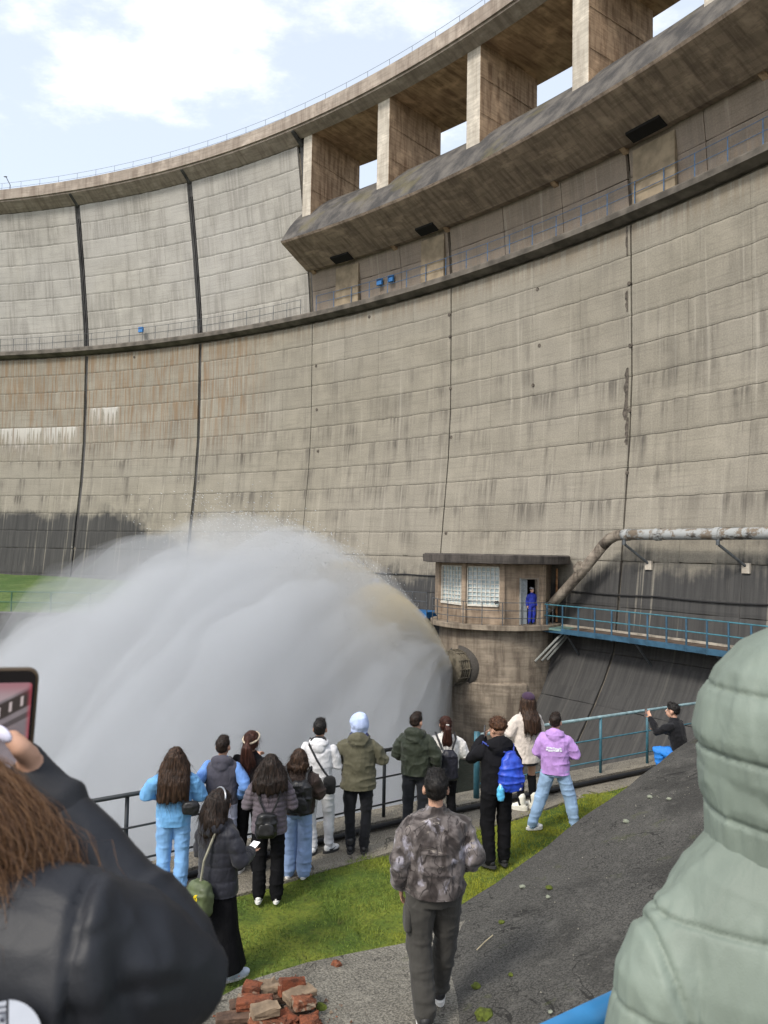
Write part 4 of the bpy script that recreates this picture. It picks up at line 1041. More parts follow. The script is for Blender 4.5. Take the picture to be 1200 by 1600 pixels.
    def shoes(s, mat_, sole, size=1.0, high=0, yaw=(0, 0), thick=.03, pitch=(0, 0), mark=None):
        for i, c in enumerate('LR'):
            a = s.J['ank' + c]; mb = MB(); rz = Matrix.Rotation(R_(yaw[i]), 3, 'Z') @ Matrix.Rotation(R_(pitch[i]), 3, 'X')
            def P(x, y, z): return a + rz @ Vector((x, y, z - .085))
            mb.ell(P(0, -.02, .055), (.042 * size, .058, .05), rz); mb.ell(P(0, .09, .042), (.048 * size, .085, .038), rz); mb.ell(P(0, .04, .06), (.042, .08, .045), rz)
            mb.capsule([P(0, -.015, .05), P(0, -.01, .11 + high)], [.046, .044 + .012 * (high > 0)])
            o = s.add('shoe', remesh(mb, .009, 2, lambda Q, N: .003 * fbm(Q, 25, 2, 3), [(P(0, 0, thick * .7), rz @ Vector((0, 0, -1)))]), mat_)
            v = []; n = 20
            for z in (0.0, thick):
                for q in range(n):
                    w = 2 * math.pi * q / n; v.append(P(.050 * size * math.cos(w) * (1.0 if math.sin(w) > -.2 else .88), .035 + .135 * math.sin(w), z))
            f = [tuple(range(n)), tuple(n + q for q in range(n))] + [(q, (q + 1) % n, n + (q + 1) % n, n + q) for q in range(n)]
            obj('sole', fixn(mesh(v, f)), sole, o)
            if mark:
                for sx in (-1, 1):
                    pts = [P(sx * .046 * size, -.035 + .11 * q / 6, .045 + .022 * (q / 6 - .3) ** 2 * 2.0) for q in range(7)]
                    obj('shoe_mark', MB().tube(pts, [.004, .010, .009, .007, .005, .004, .002], 6).mesh(), mark, o)
    def hair(s, kind, mat_, zend=1.28, wide=1.0, seed=0, parent=None, back=.025):
        mb = MB(); Mh = s.HM; cuts = []
        if kind == 'short':
            mb.ell(s.hp(0, -.012, .043), (.079, .096, .080), Mh); mb.ell(s.hp(0, -.045, .0), (.070, .056, .055), Mh)
            mb.ell(s.hp(0, .03, .10), (.06, .05, .030), Mh)
            dsp = lambda P, N: .007 * fbm(P, 45, 3, seed) 
            cuts = [(s.hp(0, .058, .035), Mh @ Vector((0, .85, -.55))), (s.hp(0, -.06, -.032), Mh @ Vector((0, .45, -1)))]
        elif kind == 'curly':
            mb.ell(s.hp(0, -.012, .05), (.088, .10, .088), Mh)
            r2 = random.Random(seed)
            for q in range(70):
                w = r2.uniform(0, 2 * math.pi); e = r2.uniform(-.2, 1.4)
                mb.ell(s.hp(.085 * math.cos(w) * math.cos(e), -.012 + .098 * math.sin(w) * math.cos(e), .05 + .085 * math.sin(e)), (.018, .018, .018), None, 6, 5)
            dsp = lambda P, N: .006 * fbm(P, 60, 2, seed)
            cuts = [(s.hp(0, .058, .03), Mh @ Vector((0, .85, -.55)))]
        else:
            mb.ell(s.hp(0, -.012, .035), (.086, .102, .088), Mh); mb.ell(s.hp(0, -.04, -.01), (.082, .072, .075), Mh)
            r2 = random.Random(seed)
            if kind == 'long':
                for q in range(26):
                    w = R_(-105 + 210 * q / 25); x = math.sin(w); y = -math.cos(w)
                    top_ = s.hp(.080 * x, .092 * y - .01, .03); ze = zend + r2.uniform(-.04, .05) + .05 * (abs(x))
                    mid = s.hp(.100 * x * wide, .10 * y - .015, -.09); sx = .115 * x * wide
                    low = Vector((s.hc.x + sx, s.hc.y + .10 * y * .75 - .055 - back, (mid.z + ze) / 2)); end = Vector((s.hc.x + sx * 1.05 + r2.uniform(-.015, .015), s.hc.y + .10 * y * .55 - .075 - back * 1.2, ze))
                    mb.capsule([top_, mid, low, end], [.028, .034, .036, .024], 8)
            elif kind == 'pony':
                mb.ell(s.hp(0, -.11, .035), (.028, .026, .026), Mh)
                for q in range(7):
                    ox, oy = r2.uniform(-.025, .025), r2.uniform(-.012, .02)
                    a_ = s.hp(0, -.115, .03); b_ = s.hp(ox * .8, -.155 + oy * .5, -.03)
                    e_ = Vector((s.hc.x + ox * 1.7 * wide, s.hc.y - .15 + oy, (b_.z + zend) / 2)); g_ = Vector((s.hc.x + ox * 1.8 * wide, s.hc.y - .125 + oy, zend + r2.uniform(0, .07)))
                    mb.capsule([a_, b_, e_, g_], [.018, .026 * wide, .028 * wide, .010], 8)
            dsp = lambda P, N: .007 * vnoise(P * [1, 1, .10], 70, seed) + .006 * fbm(P * [1, 1, .35], 22, 2, seed + 2)
            cuts = [] 
        me = remesh(mb, s.vox * .85, 1, dsp, cuts)
        if kind in ('long', 'pony'):
            bm = bmesh.new(); bm.from_mesh(me); Mi = Mh.inverted()
            dead = [v_ for v_ in bm.verts if (lambda q: q.y > .055 and q.z < .055 and abs(q.x) < .07)(Mi @ (v_.co - s.hc))]
            bmesh.ops.delete(bm, geom=dead, context='VERTS'); bm.to_mesh(me); bm.free()
        h_ = s.add('hair', me, mat_)
        # loose strands and tufts that break up the outline
        r3 = np.random.default_rng(seed + 31); P = np.array([v_.co[:] for v_ in me.vertices]); me.update()
        Nn = np.empty(len(P) * 3); me.vertex_normals.foreach_get('vector', Nn); Nn = Nn.reshape(-1, 3); V = []; F = []
        long_ = kind in ('long', 'pony'); n_ = 620 if long_ else 480; idx = r3.integers(0, len(P), n_)
        for i_ in idx:
            p, n2 = P[i_], Nn[i_]
            if long_: d = np.array([0, 0, -1.]) - n2 * (np.array([0, 0, -1.]) @ n2); d /= max(np.linalg.norm(d), .2); L_ = r3.uniform(.05, .17); cur = r3.normal(0, .02, 3)
            else: d = n2 * .55 + r3.normal(0, .45, 3); d /= np.linalg.norm(d); L_ = r3.uniform(.012, .03) * (1.3 if kind == 'curly' else .8); cur = r3.normal(0, .008, 3)
            w_ = .0016; m_ = 4; o = len(V); ph = r3.uniform(0, 6)
            for q in range(m_):
                t_ = q / (m_ - 1); c = p + n2 * (.001 + (.007 if long_ else 0) * t_ * r3.uniform(.2, 1.2)) + d * L_ * t_ + cur * t_ * t_ + (np.array([math.sin(ph + 5 * t_), math.cos(ph + 5 * t_), 0]) * .004 * t_ if long_ else 0)
                wq = w_ * (1 - .7 * t_); V += [c + [wq, 0, 0], c + [-wq * .5, wq, 0], c + [-wq * .5, -wq, 0]]
            for q in range(m_ - 1):
                for j in range(3): a = o + q * 3 + j; b = o + q * 3 + (j + 1) % 3; F.append((a, b, b + 3, a + 3))
        tag(obj('hair_strands', mesh(V, F, smooth=True), mat_, h_), kind='stuff')
        return h_
    def hood_up(s, mat_, r=1.0, disp=None):
        mb = MB(); Mh = s.HM
        mb.ell(s.hp(0, -.015, .03), (.105 * r, .118 * r, .115 * r), Mh); mb.ell(s.hp(0, .0, -.06), (.092 * r, .10 * r, .08 * r), Mh); mb.capsule([s.hp(0, -.02, -.08), s.J['neck'] + Vector((0, -.01, -.05))], [.10 * r, .115 * r])
        return s.add('hood', remesh(mb, s.vox, 2, disp or wrinkle(.010, 14, 3), [(s.hp(0, .095, 0), Mh @ Vector((0, 1, -.15)))]), mat_)
    def carried(s, name, label, cat, a):          # something worn or held: its own thing, placed in this person's frame
        Mw = Matrix.Rotation(s.yaw, 3, 'Z'); p = Vector(s.loc) + Mw @ (Vector(a) * s.k)
        t = thing(name, label, cat, p, s.yaw); t.scale = (s.k,) * 3; t['_a'] = 1; s_ = t
        return t, Vector(a)
def part(t, off, name, me, mat_, parent=None):
    o = obj(name, me, mat_, parent or t)
    if parent is None: o.location = -off
    return o
def backpack_mesh(c, r, seed=0, vox=.012, amp=.01, p=3.2):
    mb = MB(); c = Vector(c)
    mb.loft([(c.x, c.y, c.z + r[2] * dz, r[0] * k, r[1] * k) for dz, k in ((-1, .72), (-.85, .95), (-.3, 1), (.3, .98), (.75, .85), (1, .5))], 18, p)
    return remesh(mb, vox, 2, wrinkle(amp, 10, seed))
def phone(label, p, u, n, size=(.075, .15, .009), screen=(.05, .05, .06), glow=0.0, mat_=None):
    """p centre, u long axis, n screen normal"""
    u = Vector(u).normalized(); n = Vector(n); n = (n - u * n.dot(u)).normalized(); a = u.cross(n)
    Mx = Matrix((a, n, u)).transposed(); t = thing('phone', label, 'phone', p)
    MB().box((0, 0, 0), (size[0], size[2], size[1]), M=Mx).build('case', mat_ or plain('phone_case', (.02, .02, .022), .4, 0, 5), t, bevel=.004)
    q = Mx @ Vector((0, size[2] / 2 + .0008, 0))
    sm = NT('phone_screen'); sm.col(screen); sm.fin(.12)
    if glow: sm.b.inputs['Emission Color'].default_value = (*screen, 1); sm.b.inputs['Emission Strength'].default_value = glow
    MB().box(q, (size[0] * .92, .0012, size[1] * .94), M=Mx).build('screen', sm.m, t)
    return t
def two(pose, **k): d = dict(pose); d.update(k); return d
BLK = mcloth('black_cloth', (.0055, .0055, .0068), sheen=0, spec=.12); BLK2 = mcloth('soft_black', (.0085, .0085, .0105), sheen=0, spec=.12)
nylon_black = plain('black_nylon', (.014, .014, .016), .45, .2, 30)
# --- girl in pale blue sweatsuit
P1 = Person('girl in pale blue sweatsuit with very long wavy brown hair at the railing', (268, 1393), 1166, 8, pose=two(FRONT, elL=(-.33, .03, 1.15), elR=(.30, .03, 1.13)))
P1.body(); sw = mcloth('pale_blue_fleece', (.13, .32, .58)); P1.trousers(mcloth('pale_blue_jogger', (.18, .36, .64)), 1.12, 1.2, 1.15)
P1.top(sw, .80, 1.16, 1.45, name='sweatshirt'); P1.shoes(M['white_shoe'], M['sole_white']); P1.hair('long', M['hair_brown'], 1.10, 1.35, 4, back=.05)
t, a = P1.carried('crossbody_bag', 'black crossbody bag on the hip of the pale blue sweatsuit girl', 'bag', (.22, -.15, 1.0))
part(t, a, 'pouch', backpack_mesh((.21, -.15, 1.03), (.10, .045, .07), 3), nylon_black)
part(t, a, 'strap', MB().tube([(-.15, .02, 1.46), (-.14, -.13, 1.40), (-.02, -.178, 1.24), (.10, -.178, 1.13), (.19, -.16, 1.06)], .016, 6).mesh(), nylon_black)
# --- boy with grey hooded vest
P2 = Person('boy in dark grey hooded vest over light blue hoodie with pale grey trousers', (343, 1368), 1150, 2, pose=POCKET, head=(-8, 6))
P2.body((False, False)); P2.trousers(mcloth('pale_grey_jersey', (.37, .38, .50)), 1.1, 1.15, 1.0); P2.top(mcloth('sky_blue_hoodie', (.13, .26, .58)), .88, .98, 1.15, name='hoodie', hood=.8)
P2.top(mcloth('charcoal_vest', (.062, .060, .078)), .90, 1.17, sleeves=False, name='vest', hood=1.05, collar=False, disp=wrinkle(.008, 7, 2)); P2.shoes(M['white_shoe'], M['sole_white']); P2.hair('short', M['hair_dark'], seed=2)
# --- ponytail girl in black
P3 = Person('girl in black with long auburn ponytail and cream headband at the railing', (388, 1361), 1141, -6, pose=two(FRONT, wrL=(-.04, .26, 1.30), wrR=(.06, .26, 1.30)), head=(-6, 4))
P3.body(); P3.trousers(BLK, 1.0, 1.1, 1.05); P3.top(BLK2, .92, .98, 1.0, name='sweater'); P3.shoes(M['black_shoe'], M['sole_white']); P3.hair('pony', M['hair_auburn'], 1.20, 1.5, 5)
hb = [P3.hp(.089 * math.sin(w), -.012 + .105 * math.cos(w) , .045 + .035 * math.cos(w)) for w in [2 * math.pi * q / 24 for q in range(25)]]
P3.add('headband', MB().tube(hb, .013, 6).mesh(smooth=True), mcloth('cream_band', (.52, .44, .34)))
# --- woman in mauve puffer
P4 = Person('woman in mauve grey quilted puffer jacket with frizzy dark hair and black trousers', (418, 1406), 1177, 4, pose=two(FRONT, elL=(-.27, .0, 1.12), elR=(.27, .0, 1.12)))
P4.body(); P4.trousers(BLK, 1.0, 1.15, 1.2); P4.top(mcloth('mauve_nylon', (.105, .088, .105), rough=.6), .80, 1.10, 1.15, quilt(.062, .012, 0, .006, 2), name='puffer_jacket', flare=1.1); P4.shoes(M['white_shoe'], M['sole_white'])
P4.hair('long', M['hair_dark'], 1.30, 1.5, 8)
t, a = P4.carried('backpack', 'small black backpack slung low on the mauve puffer jacket', 'backpack', (-.02, -.21, .82))
bk = part(t, a, 'pack', backpack_mesh((-.02, -.215, .95), (.125, .065, .14), 5), plain('black_vinyl', (.012, .012, .013), .35, .2, 20))
obj('pocket', backpack_mesh((-.02, -.275, .92), (.085, .025, .07), 6), plain('black_vinyl2', (.018, .018, .019), .35, .2, 20), bk)
for sx in (-1, 1): part(t, a, 'strap', MB().tube([(.15 * sx, .0, 1.43), (.15 * sx, -.13, 1.38), (.10 * sx, -.175, 1.2), (.04 * sx, -.195, 1.08)], .012, 6).mesh(), nylon_black)
# --- brown jacket, wide jeans
P5 = Person('person in baggy dark brown jacket and wide pale jeans holding up a phone', (463, 1368), 1169, -4, pose=two(FRONT, elL=(-.30, .06, 1.22), wrL=(-.17, .25, 1.36), elR=(.28, .02, 1.13)), head=(14, 0))
P5.body(); P5.trousers(mcloth('pale_denim', (.215, .305, .50)), 1.12, 1.4, 1.55); P5.top(mcloth('brown_jacket', (.027, .017, .014), rough=.6), .86, 1.28, 1.5, wrinkle(.02, 6, 7)); P5.shoes(M['white_shoe'], M['sole_white'], 1.1); P5.hair('long', M['hair_brown'], 1.46, .95, 3)
t, a = P5.carried('backpack', 'black backpack on the brown jacket beside the wide pale jeans', 'backpack', (.06, -.25, .95))
bk = part(t, a, 'pack', backpack_mesh((.06, -.23, 1.13), (.16, .085, .21), 9, amp=.018), nylon_black)
obj('pocket', backpack_mesh((.06, -.31, 1.06), (.115, .025, .09), 4), plain('black_nylon2', (.02, .02, .022), .5, .2, 20), bk)
for sx in (-1, 1): part(t, a, 'strap', MB().tube([(.16 * sx, .1, 1.30), (.17 * sx, .03, 1.46), (.14 * sx, -.14, 1.42), (.10 * sx + .04, -.2, 1.3)], .02, 6).mesh(), nylon_black)
# --- white tracksuit
P6 = Person('boy in white tracksuit with black hood collar at the railing', (496, 1333), 1123, -5, pose=two(FRONT, ankR=(.14, .06, .085), kneeR=(.13, .06, .49), ankL=(-.06, -.02, .085)), head=(0, 8))
P6.body(); wt = mcloth('white_jersey', (.60, .60, .62)); P6.trousers(wt, 1.0, 1.02, .85); P6.top(wt, .88, .96, 1.0, name='sweatshirt', hood=.9); P6.shoes(M['white_shoe'], M['sole_dark'], 1.1, mark=M['black_shoe'], yaw=(0, -40)); P6.hair('short', M['hair_black'], seed=4)
n_ = P6.J['neck']; mb = MB().ell(n_ + Vector((0, -.06, .01)), (.11, .075, .06)).ell(n_ + Vector((0, -.01, .015)), (.085, .075, .055))
P6.add('hood_lining', remesh(mb, .012, 2, wrinkle(.006, 18, 1)), mcloth('black_jersey', (.018, .018, .02)))
t, a = P6.carried('crossbody_bag', 'fuzzy black round bag hanging on the white tracksuit', 'bag', (.16, -.18, .82))
part(t, a, 'pouch', backpack_mesh((.17, -.18, .93), (.075, .045, .105), 8, amp=.014), mcloth('fuzzy_black', (.012, .012, .013)))
part(t, a, 'strap', MB().tube([(-.13, .02, 1.46), (-.12, -.12, 1.41), (.0, -.165, 1.22), (.10, -.17, 1.08), (.16, -.18, 1.02)], .013, 6).mesh(), nylon_black)
# --- olive parka
P7 = Person('person in olive parka with pale blue hood up at the railing', (558, 1331), 1116, -4, pose=two(FRONT, elL=(-.31, .0, 1.14), elR=(.31, .0, 1.16), ankL=(-.085, -.02, .085), ankR=(.085, .0, .085)))
P7.body(); P7.trousers(mcloth('blue_black_denim', (.007, .0078, .011)), 1.0, .95, .95); P7.top(mcloth('olive_canvas', (.085, .080, .052), rough=.7), .80, 1.16, 1.2, wrinkle(.014, 7, 3), name='parka', flare=1.12, hood=1.1); P7.shoes(M['black_shoe'], M['sole_dark'], 1.05, high=.05); P7.hood_up(mcloth('pale_blue_knit', (.40, .48, .70)), 1.0)
n_ = P7.J['neck']; P7.add('scarf', remesh(MB().ell(n_ + Vector((0, -.02, .02)), (.125, .105, .055)), .012, 2, wrinkle(.012, 16, 5)), mcloth('navy_knit', (.03, .035, .09)))
# --- girl with the green bag
P8 = Person('girl in dark puffer and long black skirt looking down at a lit phone', (336, 1532), 1232, -38, pose=dict(elR=(.26, .04, 1.12), wrR=(.13, .27, 1.10), elL=(-.26, .0, 1.1), wrL=(-.10, .22, 1.06), ankR=(.13, .10, .085), ankL=(-.08, -.1, .085)), head=(-10, -14))
P8.body(hn=(None, (0, 0, 1))); P8.top(mcloth('slate_nylon', (.021, .022, .030), rough=.5), .80, 1.14, 1.2, lambda P, N: quilt(.13, .012, .03, .010, 6)(P, N), name='puffer_jacket', hood=1.2, flare=1.08)
mb = MB(); mb.loft([(0, 0, .98, .15, .11), (0, 0, .80, .19, .15), (0, 0, .45, .22, .19), (.02, .02, .14, .26, .24)], 24)
P8.add('skirt', remesh(mb, .013, 2, lambda P, N: .018 * vnoise(np.c_[np.cos(np.arctan2(P[:, 1], P[:, 0])) * 3, np.sin(np.arctan2(P[:, 1], P[:, 0])) * 3, P[:, 2] * .6], 1.6, 3) * np.clip(1.1 - P[:, 2], 0, 1), [((0, 0, .145), (0, 0, -1))]), BLK)
P8.shoes(plain('pale_trainer', (.50, .55, .66), .6, .1, 12), M['sole_white'], 1.0, yaw=(0, -10)); P8.hair('long', M['hair_dark'], 1.36, .95, 6)
hb = [P8.hp(.088 * math.cos(w), -.015, .045 + .082 * math.sin(w)) for w in [math.pi * q / 14 for q in range(15)]]
P8.add('hair_clip', MB().tube(hb, .010, 6).mesh(smooth=True), plain('silver_band', (.35, .36, .38), .3, .2, 20, metal=.8))
t, a = P8.carried('shoulder_bag', 'small olive green bag with yellow smiley badge on the long skirted girl', 'bag', (.05, -.26, .70))
bk = part(t, a, 'pouch', backpack_mesh((.05, -.245, .84), (.13, .075, .135), 2, amp=.014), plain('olive_leather', (.075, .095, .045), .5, .25, 8))
yb = plain('badge_yellow', (.75, .56, .02), .4, .05, 5)
bd = part(t, a, 'badge', MB().tube([(.100, -.309, .86), (.113, -.326, .86)], .040, 20).mesh(), yb)
bd.rotation_euler = (0, 0, 0)
for sx in (-1, 1): q = obj('badge_eye', MB().ell((.113 + .0115 * sx, -.327 + .009 * sx, .872), (.004, .004, .008), None, 8, 6).mesh(), BLK, bd)
obj('badge_mouth', MB().tube([(.113 + .0175 * math.sin(w), -.327 + .0135 * math.sin(w), .86 - .020 * math.cos(w)) for w in [-1.1 + 2.2 * q / 8 for q in range(9)]], .0025, 5).mesh(), BLK, bd)
part(t, a, 'strap', MB().tube([(.12, .0, 1.44), (.11, -.14, 1.38), (.07, -.225, 1.15), (.05, -.24, .97)], .012, 6).mesh(), plain('khaki_strap', (.22, .21, .16), .7))
for q in range(4): part(t, a, 'tassel', MB().tube([(-.05 - .01 * q, -.25, .90), (-.07 - .012 * q, -.285, .75), (-.075 - .013 * q, -.28, .62 - .02 * q)], .006, 5).mesh(), plain('khaki_cord', (.16, .17, .10), .8))
Mw = Matrix.Rotation(P8.yaw, 3, 'Z'); wp = Vector(P8.loc) + Mw @ (Vector((.09, .34, 1.12)) * P8.k)
phone('lit phone in the hand of the girl with the green bag', wp, Mw @ Vector((-.25, .9, .25)), (0, -.1, 1), screen=(.9, .88, .85), glow=.6)
# --- green jacket man
P9 = Person('man in dark green jacket with hood down and cropped hair at the railing', (648, 1305), 1113, -14, pose=two(J0, elR=(.30, -.03, 1.13), wrR=(.27, .10, .90), elL=(-.28, .0, 1.12), wrL=(-.14, .2, 1.05)), head=(-18, 0), build=1.06)
P9.body(); P9.trousers(mcloth('dark_slate_trousers', (.012, .0135, .018)), 1.02, 1.1, 1.05); P9.top(mcloth('forest_nylon', (.024, .030, .020), rough=.6), .86, 1.16, 1.3, lambda P, N: wrinkle(.016, 6, 2)(P, N) + .006 * np.abs(np.sin(P[:, 2] * 22)), hood=1.15); P9.shoes(M['black_shoe'], M['sole_dark'], 1.1); P9.hair('short', M['hair_dark'], seed=7)
P9.add('hood_lining', remesh(MB().ell(P9.J['neck'] + Vector((0, -.05, .015)), (.095, .07, .05)), .012, 2, wrinkle(.006, 18, 1)), BLK)
# --- white fluffy jacket
P10 = Person('girl in fluffy white jacket with dark red ponytail at the railing', (694, 1293), 1118, 4, pose=two(FRONT, elL=(-.28, .02, 1.15), elR=(.30, .0, 1.14), wrR=(.14, .2, 1.12)), head=(4, 2))
fl = mcloth('white_fleece', (.66, .64, .61), sheen=.4); P10.body(); P10.trousers(BLK, 1.0, 1.0, 1.0); P10.top(fl, .93, 1.30, 1.7, lambda P, N: .016 * fbm(P, 9, 3, 4) + .010 * fbm(P, 34, 2, 5)); P10.shoes(M['black_shoe'], M['sole_white']); P10.hair('pony', M['hair_auburn'], 1.18, 1.4, 9)
P10.add('scrunchie', MB().ell(P10.hp(0, -.128, .02), (.028, .018, .02), None, 10, 8).mesh(smooth=True), fl)
t, a = P10.carried('backpack', 'black backpack on the fluffy white jacket', 'backpack', (.03, -.25, .80))
part(t, a, 'pack', backpack_mesh((.03, -.235, 1.02), (.135, .075, .22), 11), plain('navy_nylon', (.012, .012, .02), .5, .2, 20))
for sx in (-1, 1): part(t, a, 'strap', MB().tube([(.15 * sx, .04, 1.45), (.14 * sx, -.15, 1.40), (.08 * sx, -.22, 1.25)], .016, 6).mesh(), nylon_black)
# --- boy with blue drawstring bag
P11 = Person('boy in black hooded jacket with curly reddish hair holding a phone to his ear', (775, 1351), 1122, 14, pose=dict(elL=(-.30, .08, 1.22), wrL=(-.12, .14, 1.46), elR=(.26, .02, 1.12), wrR=(.16, .16, .98), ankL=(-.10, -.04, .085), ankR=(.10, .0, .085)), head=(24, 0))
P11.body(curl=.9); P11.trousers(BLK, 1.04, 1.15, 1.1); P11.top(BLK2, .86, 1.08, 1.2, hood=1.25); P11.shoes(M['black_shoe'], M['sole_dark'], 1.1, yaw=(30, -10)); P11.hair('curly', M['hair_ginger'], seed=3)
t, a = P11.carried('drawstring_bag', 'royal blue drawstring bag on the back of the black hooded jacket', 'bag', (.07, -.22, .92))
rb = NT('royal_blue_nylon'); n = rb.noise(rb.ocoord(), 12, 3); rb.col(rb.mix(rb.rng(n, .3, .7), (.012, .035, .32), (.022, .075, .52))); rb.bump(rb.noise(rb.scl(rb.ocoord(), (1, 1, .4)), 20, 3), .5, .02); rb.fin(.45)
mb = MB(); mb.loft([(.08, -.20, 1.36, .05, .03), (.085, -.215, 1.27, .115, .06), (.09, -.225, 1.08, .15, .08), (.09, -.22, .97, .15, .075), (.09, -.21, .92, .12, .05)], 18, 2.6)
bk = part(t, a, 'bag_body', remesh(mb, .012, 2, wrinkle(.016, 8, 3)), rb.m)
for sx in (-1, 1): part(t, a, 'strap', MB().tube([(.08 + .05 * sx, -.19, 1.36), (.16 * sx, -.12, 1.43), (.17 * sx, .03, 1.44), (.165 * sx, .10, 1.30)], .010, 6).mesh(), plain('blue_cord', (.03, .05, .25), .6))
for (x, z, s_) in ((.17, .96, .022), (.12, 1.12, .010), (.19, 1.02, .012)): part(t, a, 'print', MB().ell((x, -.285, z), (s_, .006, s_ * .8), None, 8, 6).mesh(), M['sole_white'])
wb = plain('clear_blue_plastic', (.10, .42, .68), .2, .3, 25)
t, a = P11.carried('water_bottle', 'light blue bottle in a pouch hanging from the drawstring bag', 'bottle', (-.05, -.24, .84))
part(t, a, 'bottle', remesh(MB().loft([(-.05, -.24, .83, .03, .03), (-.05, -.24, .87, .04, .038), (-.05, -.24, .96, .038, .036), (-.05, -.24, 1.0, .018, .018)], 14), .008, 1, wrinkle(.006, 30, 2)), wb); part(t, a, 'cap', MB().tube([(-.05, -.24, 1.0), (-.05, -.24, 1.02)], .018, 10).mesh(), M['sole_white'])
Mw = Matrix.Rotation(P11.yaw, 3, 'Z'); phone('black phone held to the ear of the curly haired boy', Vector(P11.loc) + Mw @ (Vector((-.115, .12, 1.54)) * P11.k), (0.1, .3, 1), (-1, 0, 0))
# --- cream coat girl
P12 = Person('girl in cream teddy coat with black knee socks and white platform boots', (822, 1263), 1083, 22, pose=two(POCKET, elL=(-.27, .05, 1.13), wrL=(-.17, .16, .98), elR=(.27, .05, 1.13), wrR=(.17, .16, .98)), head=(16, 4))
P12.body((False, False)); te = mcloth('cream_teddy', (.56, .50, .45), sheen=.4); P12.top(te, .70, 1.14, 1.5, lambda P, N: .014 * fbm(P, 7, 3, 4) + .007 * fbm(P, 40, 2, 5), name='coat', flare=1.12, hood=.9)
mb = MB(); mb.loft([(0, 0, .98, .14, .10), (0, 0, .80, .18, .13), (0, 0, .64, .185, .14)], 20); P12.add('skirt', remesh(mb, .012, 2, None, [((0, 0, .66), (0, 0, -1))]), mcloth('dark_skirt', (.035, .03, .035)))
for c in 'LR':
    k0, a0 = P12.J['knee' + c], P12.J['ank' + c]; P12.add('sock', remesh(MB().capsule([k0.lerp(a0, -.04), k0.lerp(a0, .35), a0], [.063, .061, .046]), .010, 2, wrinkle(.004, 20, 1), [(k0, (0, 0, 1))]), BLK)
P12.shoes(plain('cream_boot', (.68, .66, .58), .6, .1, 12), plain('cream_sole', (.60, .58, .50), .7, .1, 12), 1.15, high=.09, thick=.06, yaw=(40, 20)); P12.hair('long', M['hair_brown'], 1.16, .9, 2, back=.075)
P12.add('cap', remesh(MB().ell(P12.hp(0, -.02, .075), (.086, .098, .070), P12.HM), .010, 1, None, [(P12.hp(0, 0, .06), P12.HM @ Vector((0, .3, -1)))]), mcloth('plum_cap', (.045, .025, .05)))
# --- lilac hoodie boy
P13 = Person('boy in lilac hoodie and pale blue jeans walking on the moss', (867, 1297), 1114, -20, pose=dict(kneeL=(-.20, .0, .48), ankL=(-.32, -.10, .085), kneeR=(.20, .05, .50), ankR=(.29, .06, .085), elR=(.28, .02, 1.13), wrR=(.20, .22, 1.08), elL=(-.27, .0, 1.12), wrL=(-.18, .2, 1.04)), head=(-6, 8), build=1.08)
P13.body((True, True)); P13.trousers(mcloth('light_denim', (.25, .37, .54)), 1.12, 1.25, 1.15); lil = mcloth('lilac_fleece', (.42, .245, .56)); hd = P13.top(lil, .84, 1.14, 1.35, name='hoodie', hood=1.05); HV = np.array([v_.co[:] for v_ in hd.data.vertices]); P13.shoes(M['white_shoe'], M['sole_white'], 1.08, mark=plain('navy_mark', (.02, .025, .06), .5, 0, 5), yaw=(-55, -50)); P13.hair('short', M['hair_dark'], seed=9)
r2 = random.Random(5)
for q in range(14):     # worn pale print across the shoulder blades
    x = -.095 + .19 * (q % 7) / 6 + r2.uniform(-.006, .006); z = 1.235 - .032 * (q // 7) + r2.uniform(-.006, .006); yb_ = HV[(np.abs(HV[:, 0] - x) < .02) & (np.abs(HV[:, 2] - z) < .02)][:, 1].min()
    P13.add('print', MB().box((x, yb_ - .001, z), (.034, .006, .022), r2.uniform(-.2, .2)).mesh(), plain('pale_print', (.66, .66, .74), .8, .2, 30))
# --- crouched boy behind the slope
p14 = at(1062, 1226, 12.7)
P14 = Person('boy in black long sleeved shirt taking a photo from behind the concrete slope', (1052, 1226), 1103, 48, loc=(p14[0], p14[1], .0), h=1.72,
             pose=dict(hipL=(-.09, 0, .52), hipR=(.09, 0, .52), kneeL=(-.16, .30, .56), kneeR=(.14, .30, .50), ankL=(-.13, .22, .10), ankR=(.13, .26, .10), shL=(-.185, .07, 1.00), shR=(.185, .07, 1.00), neck=(0, .08, 1.055), head=(0, .11, 1.195),
                       elL=(-.25, .28, .86), wrL=(-.16, .42, 1.06), elR=(.27, .16, .78), wrR=(.16, .40, .82)), head=(2, 0))
P14.body(curl=.8); P14.face(); P14.trousers(plain('bright_blue_cotton', (.02, .19, .62), .7, .2, 9), 1.05, 1.15, 1.0, disp=wrinkle(.01, 9, 3)); P14.top(mcloth('black_cotton', (.007, .007, .009)), .90, .98, 1.0, name='shirt'); P14.shoes(M['black_shoe'], M['sole_white']); P14.hair('short', M['hair_black'], seed=5)
Mw = Matrix.Rotation(P14.yaw, 3, 'Z'); wp = Vector(P14.loc) + Mw @ (Vector((-.17, .50, 1.13)) * P14.k)
phone('phone raised by the crouching boy in black', wp, (.1, 0, 1), Mw @ Vector((0, -1, .15)), screen=(.30, .25, .24))
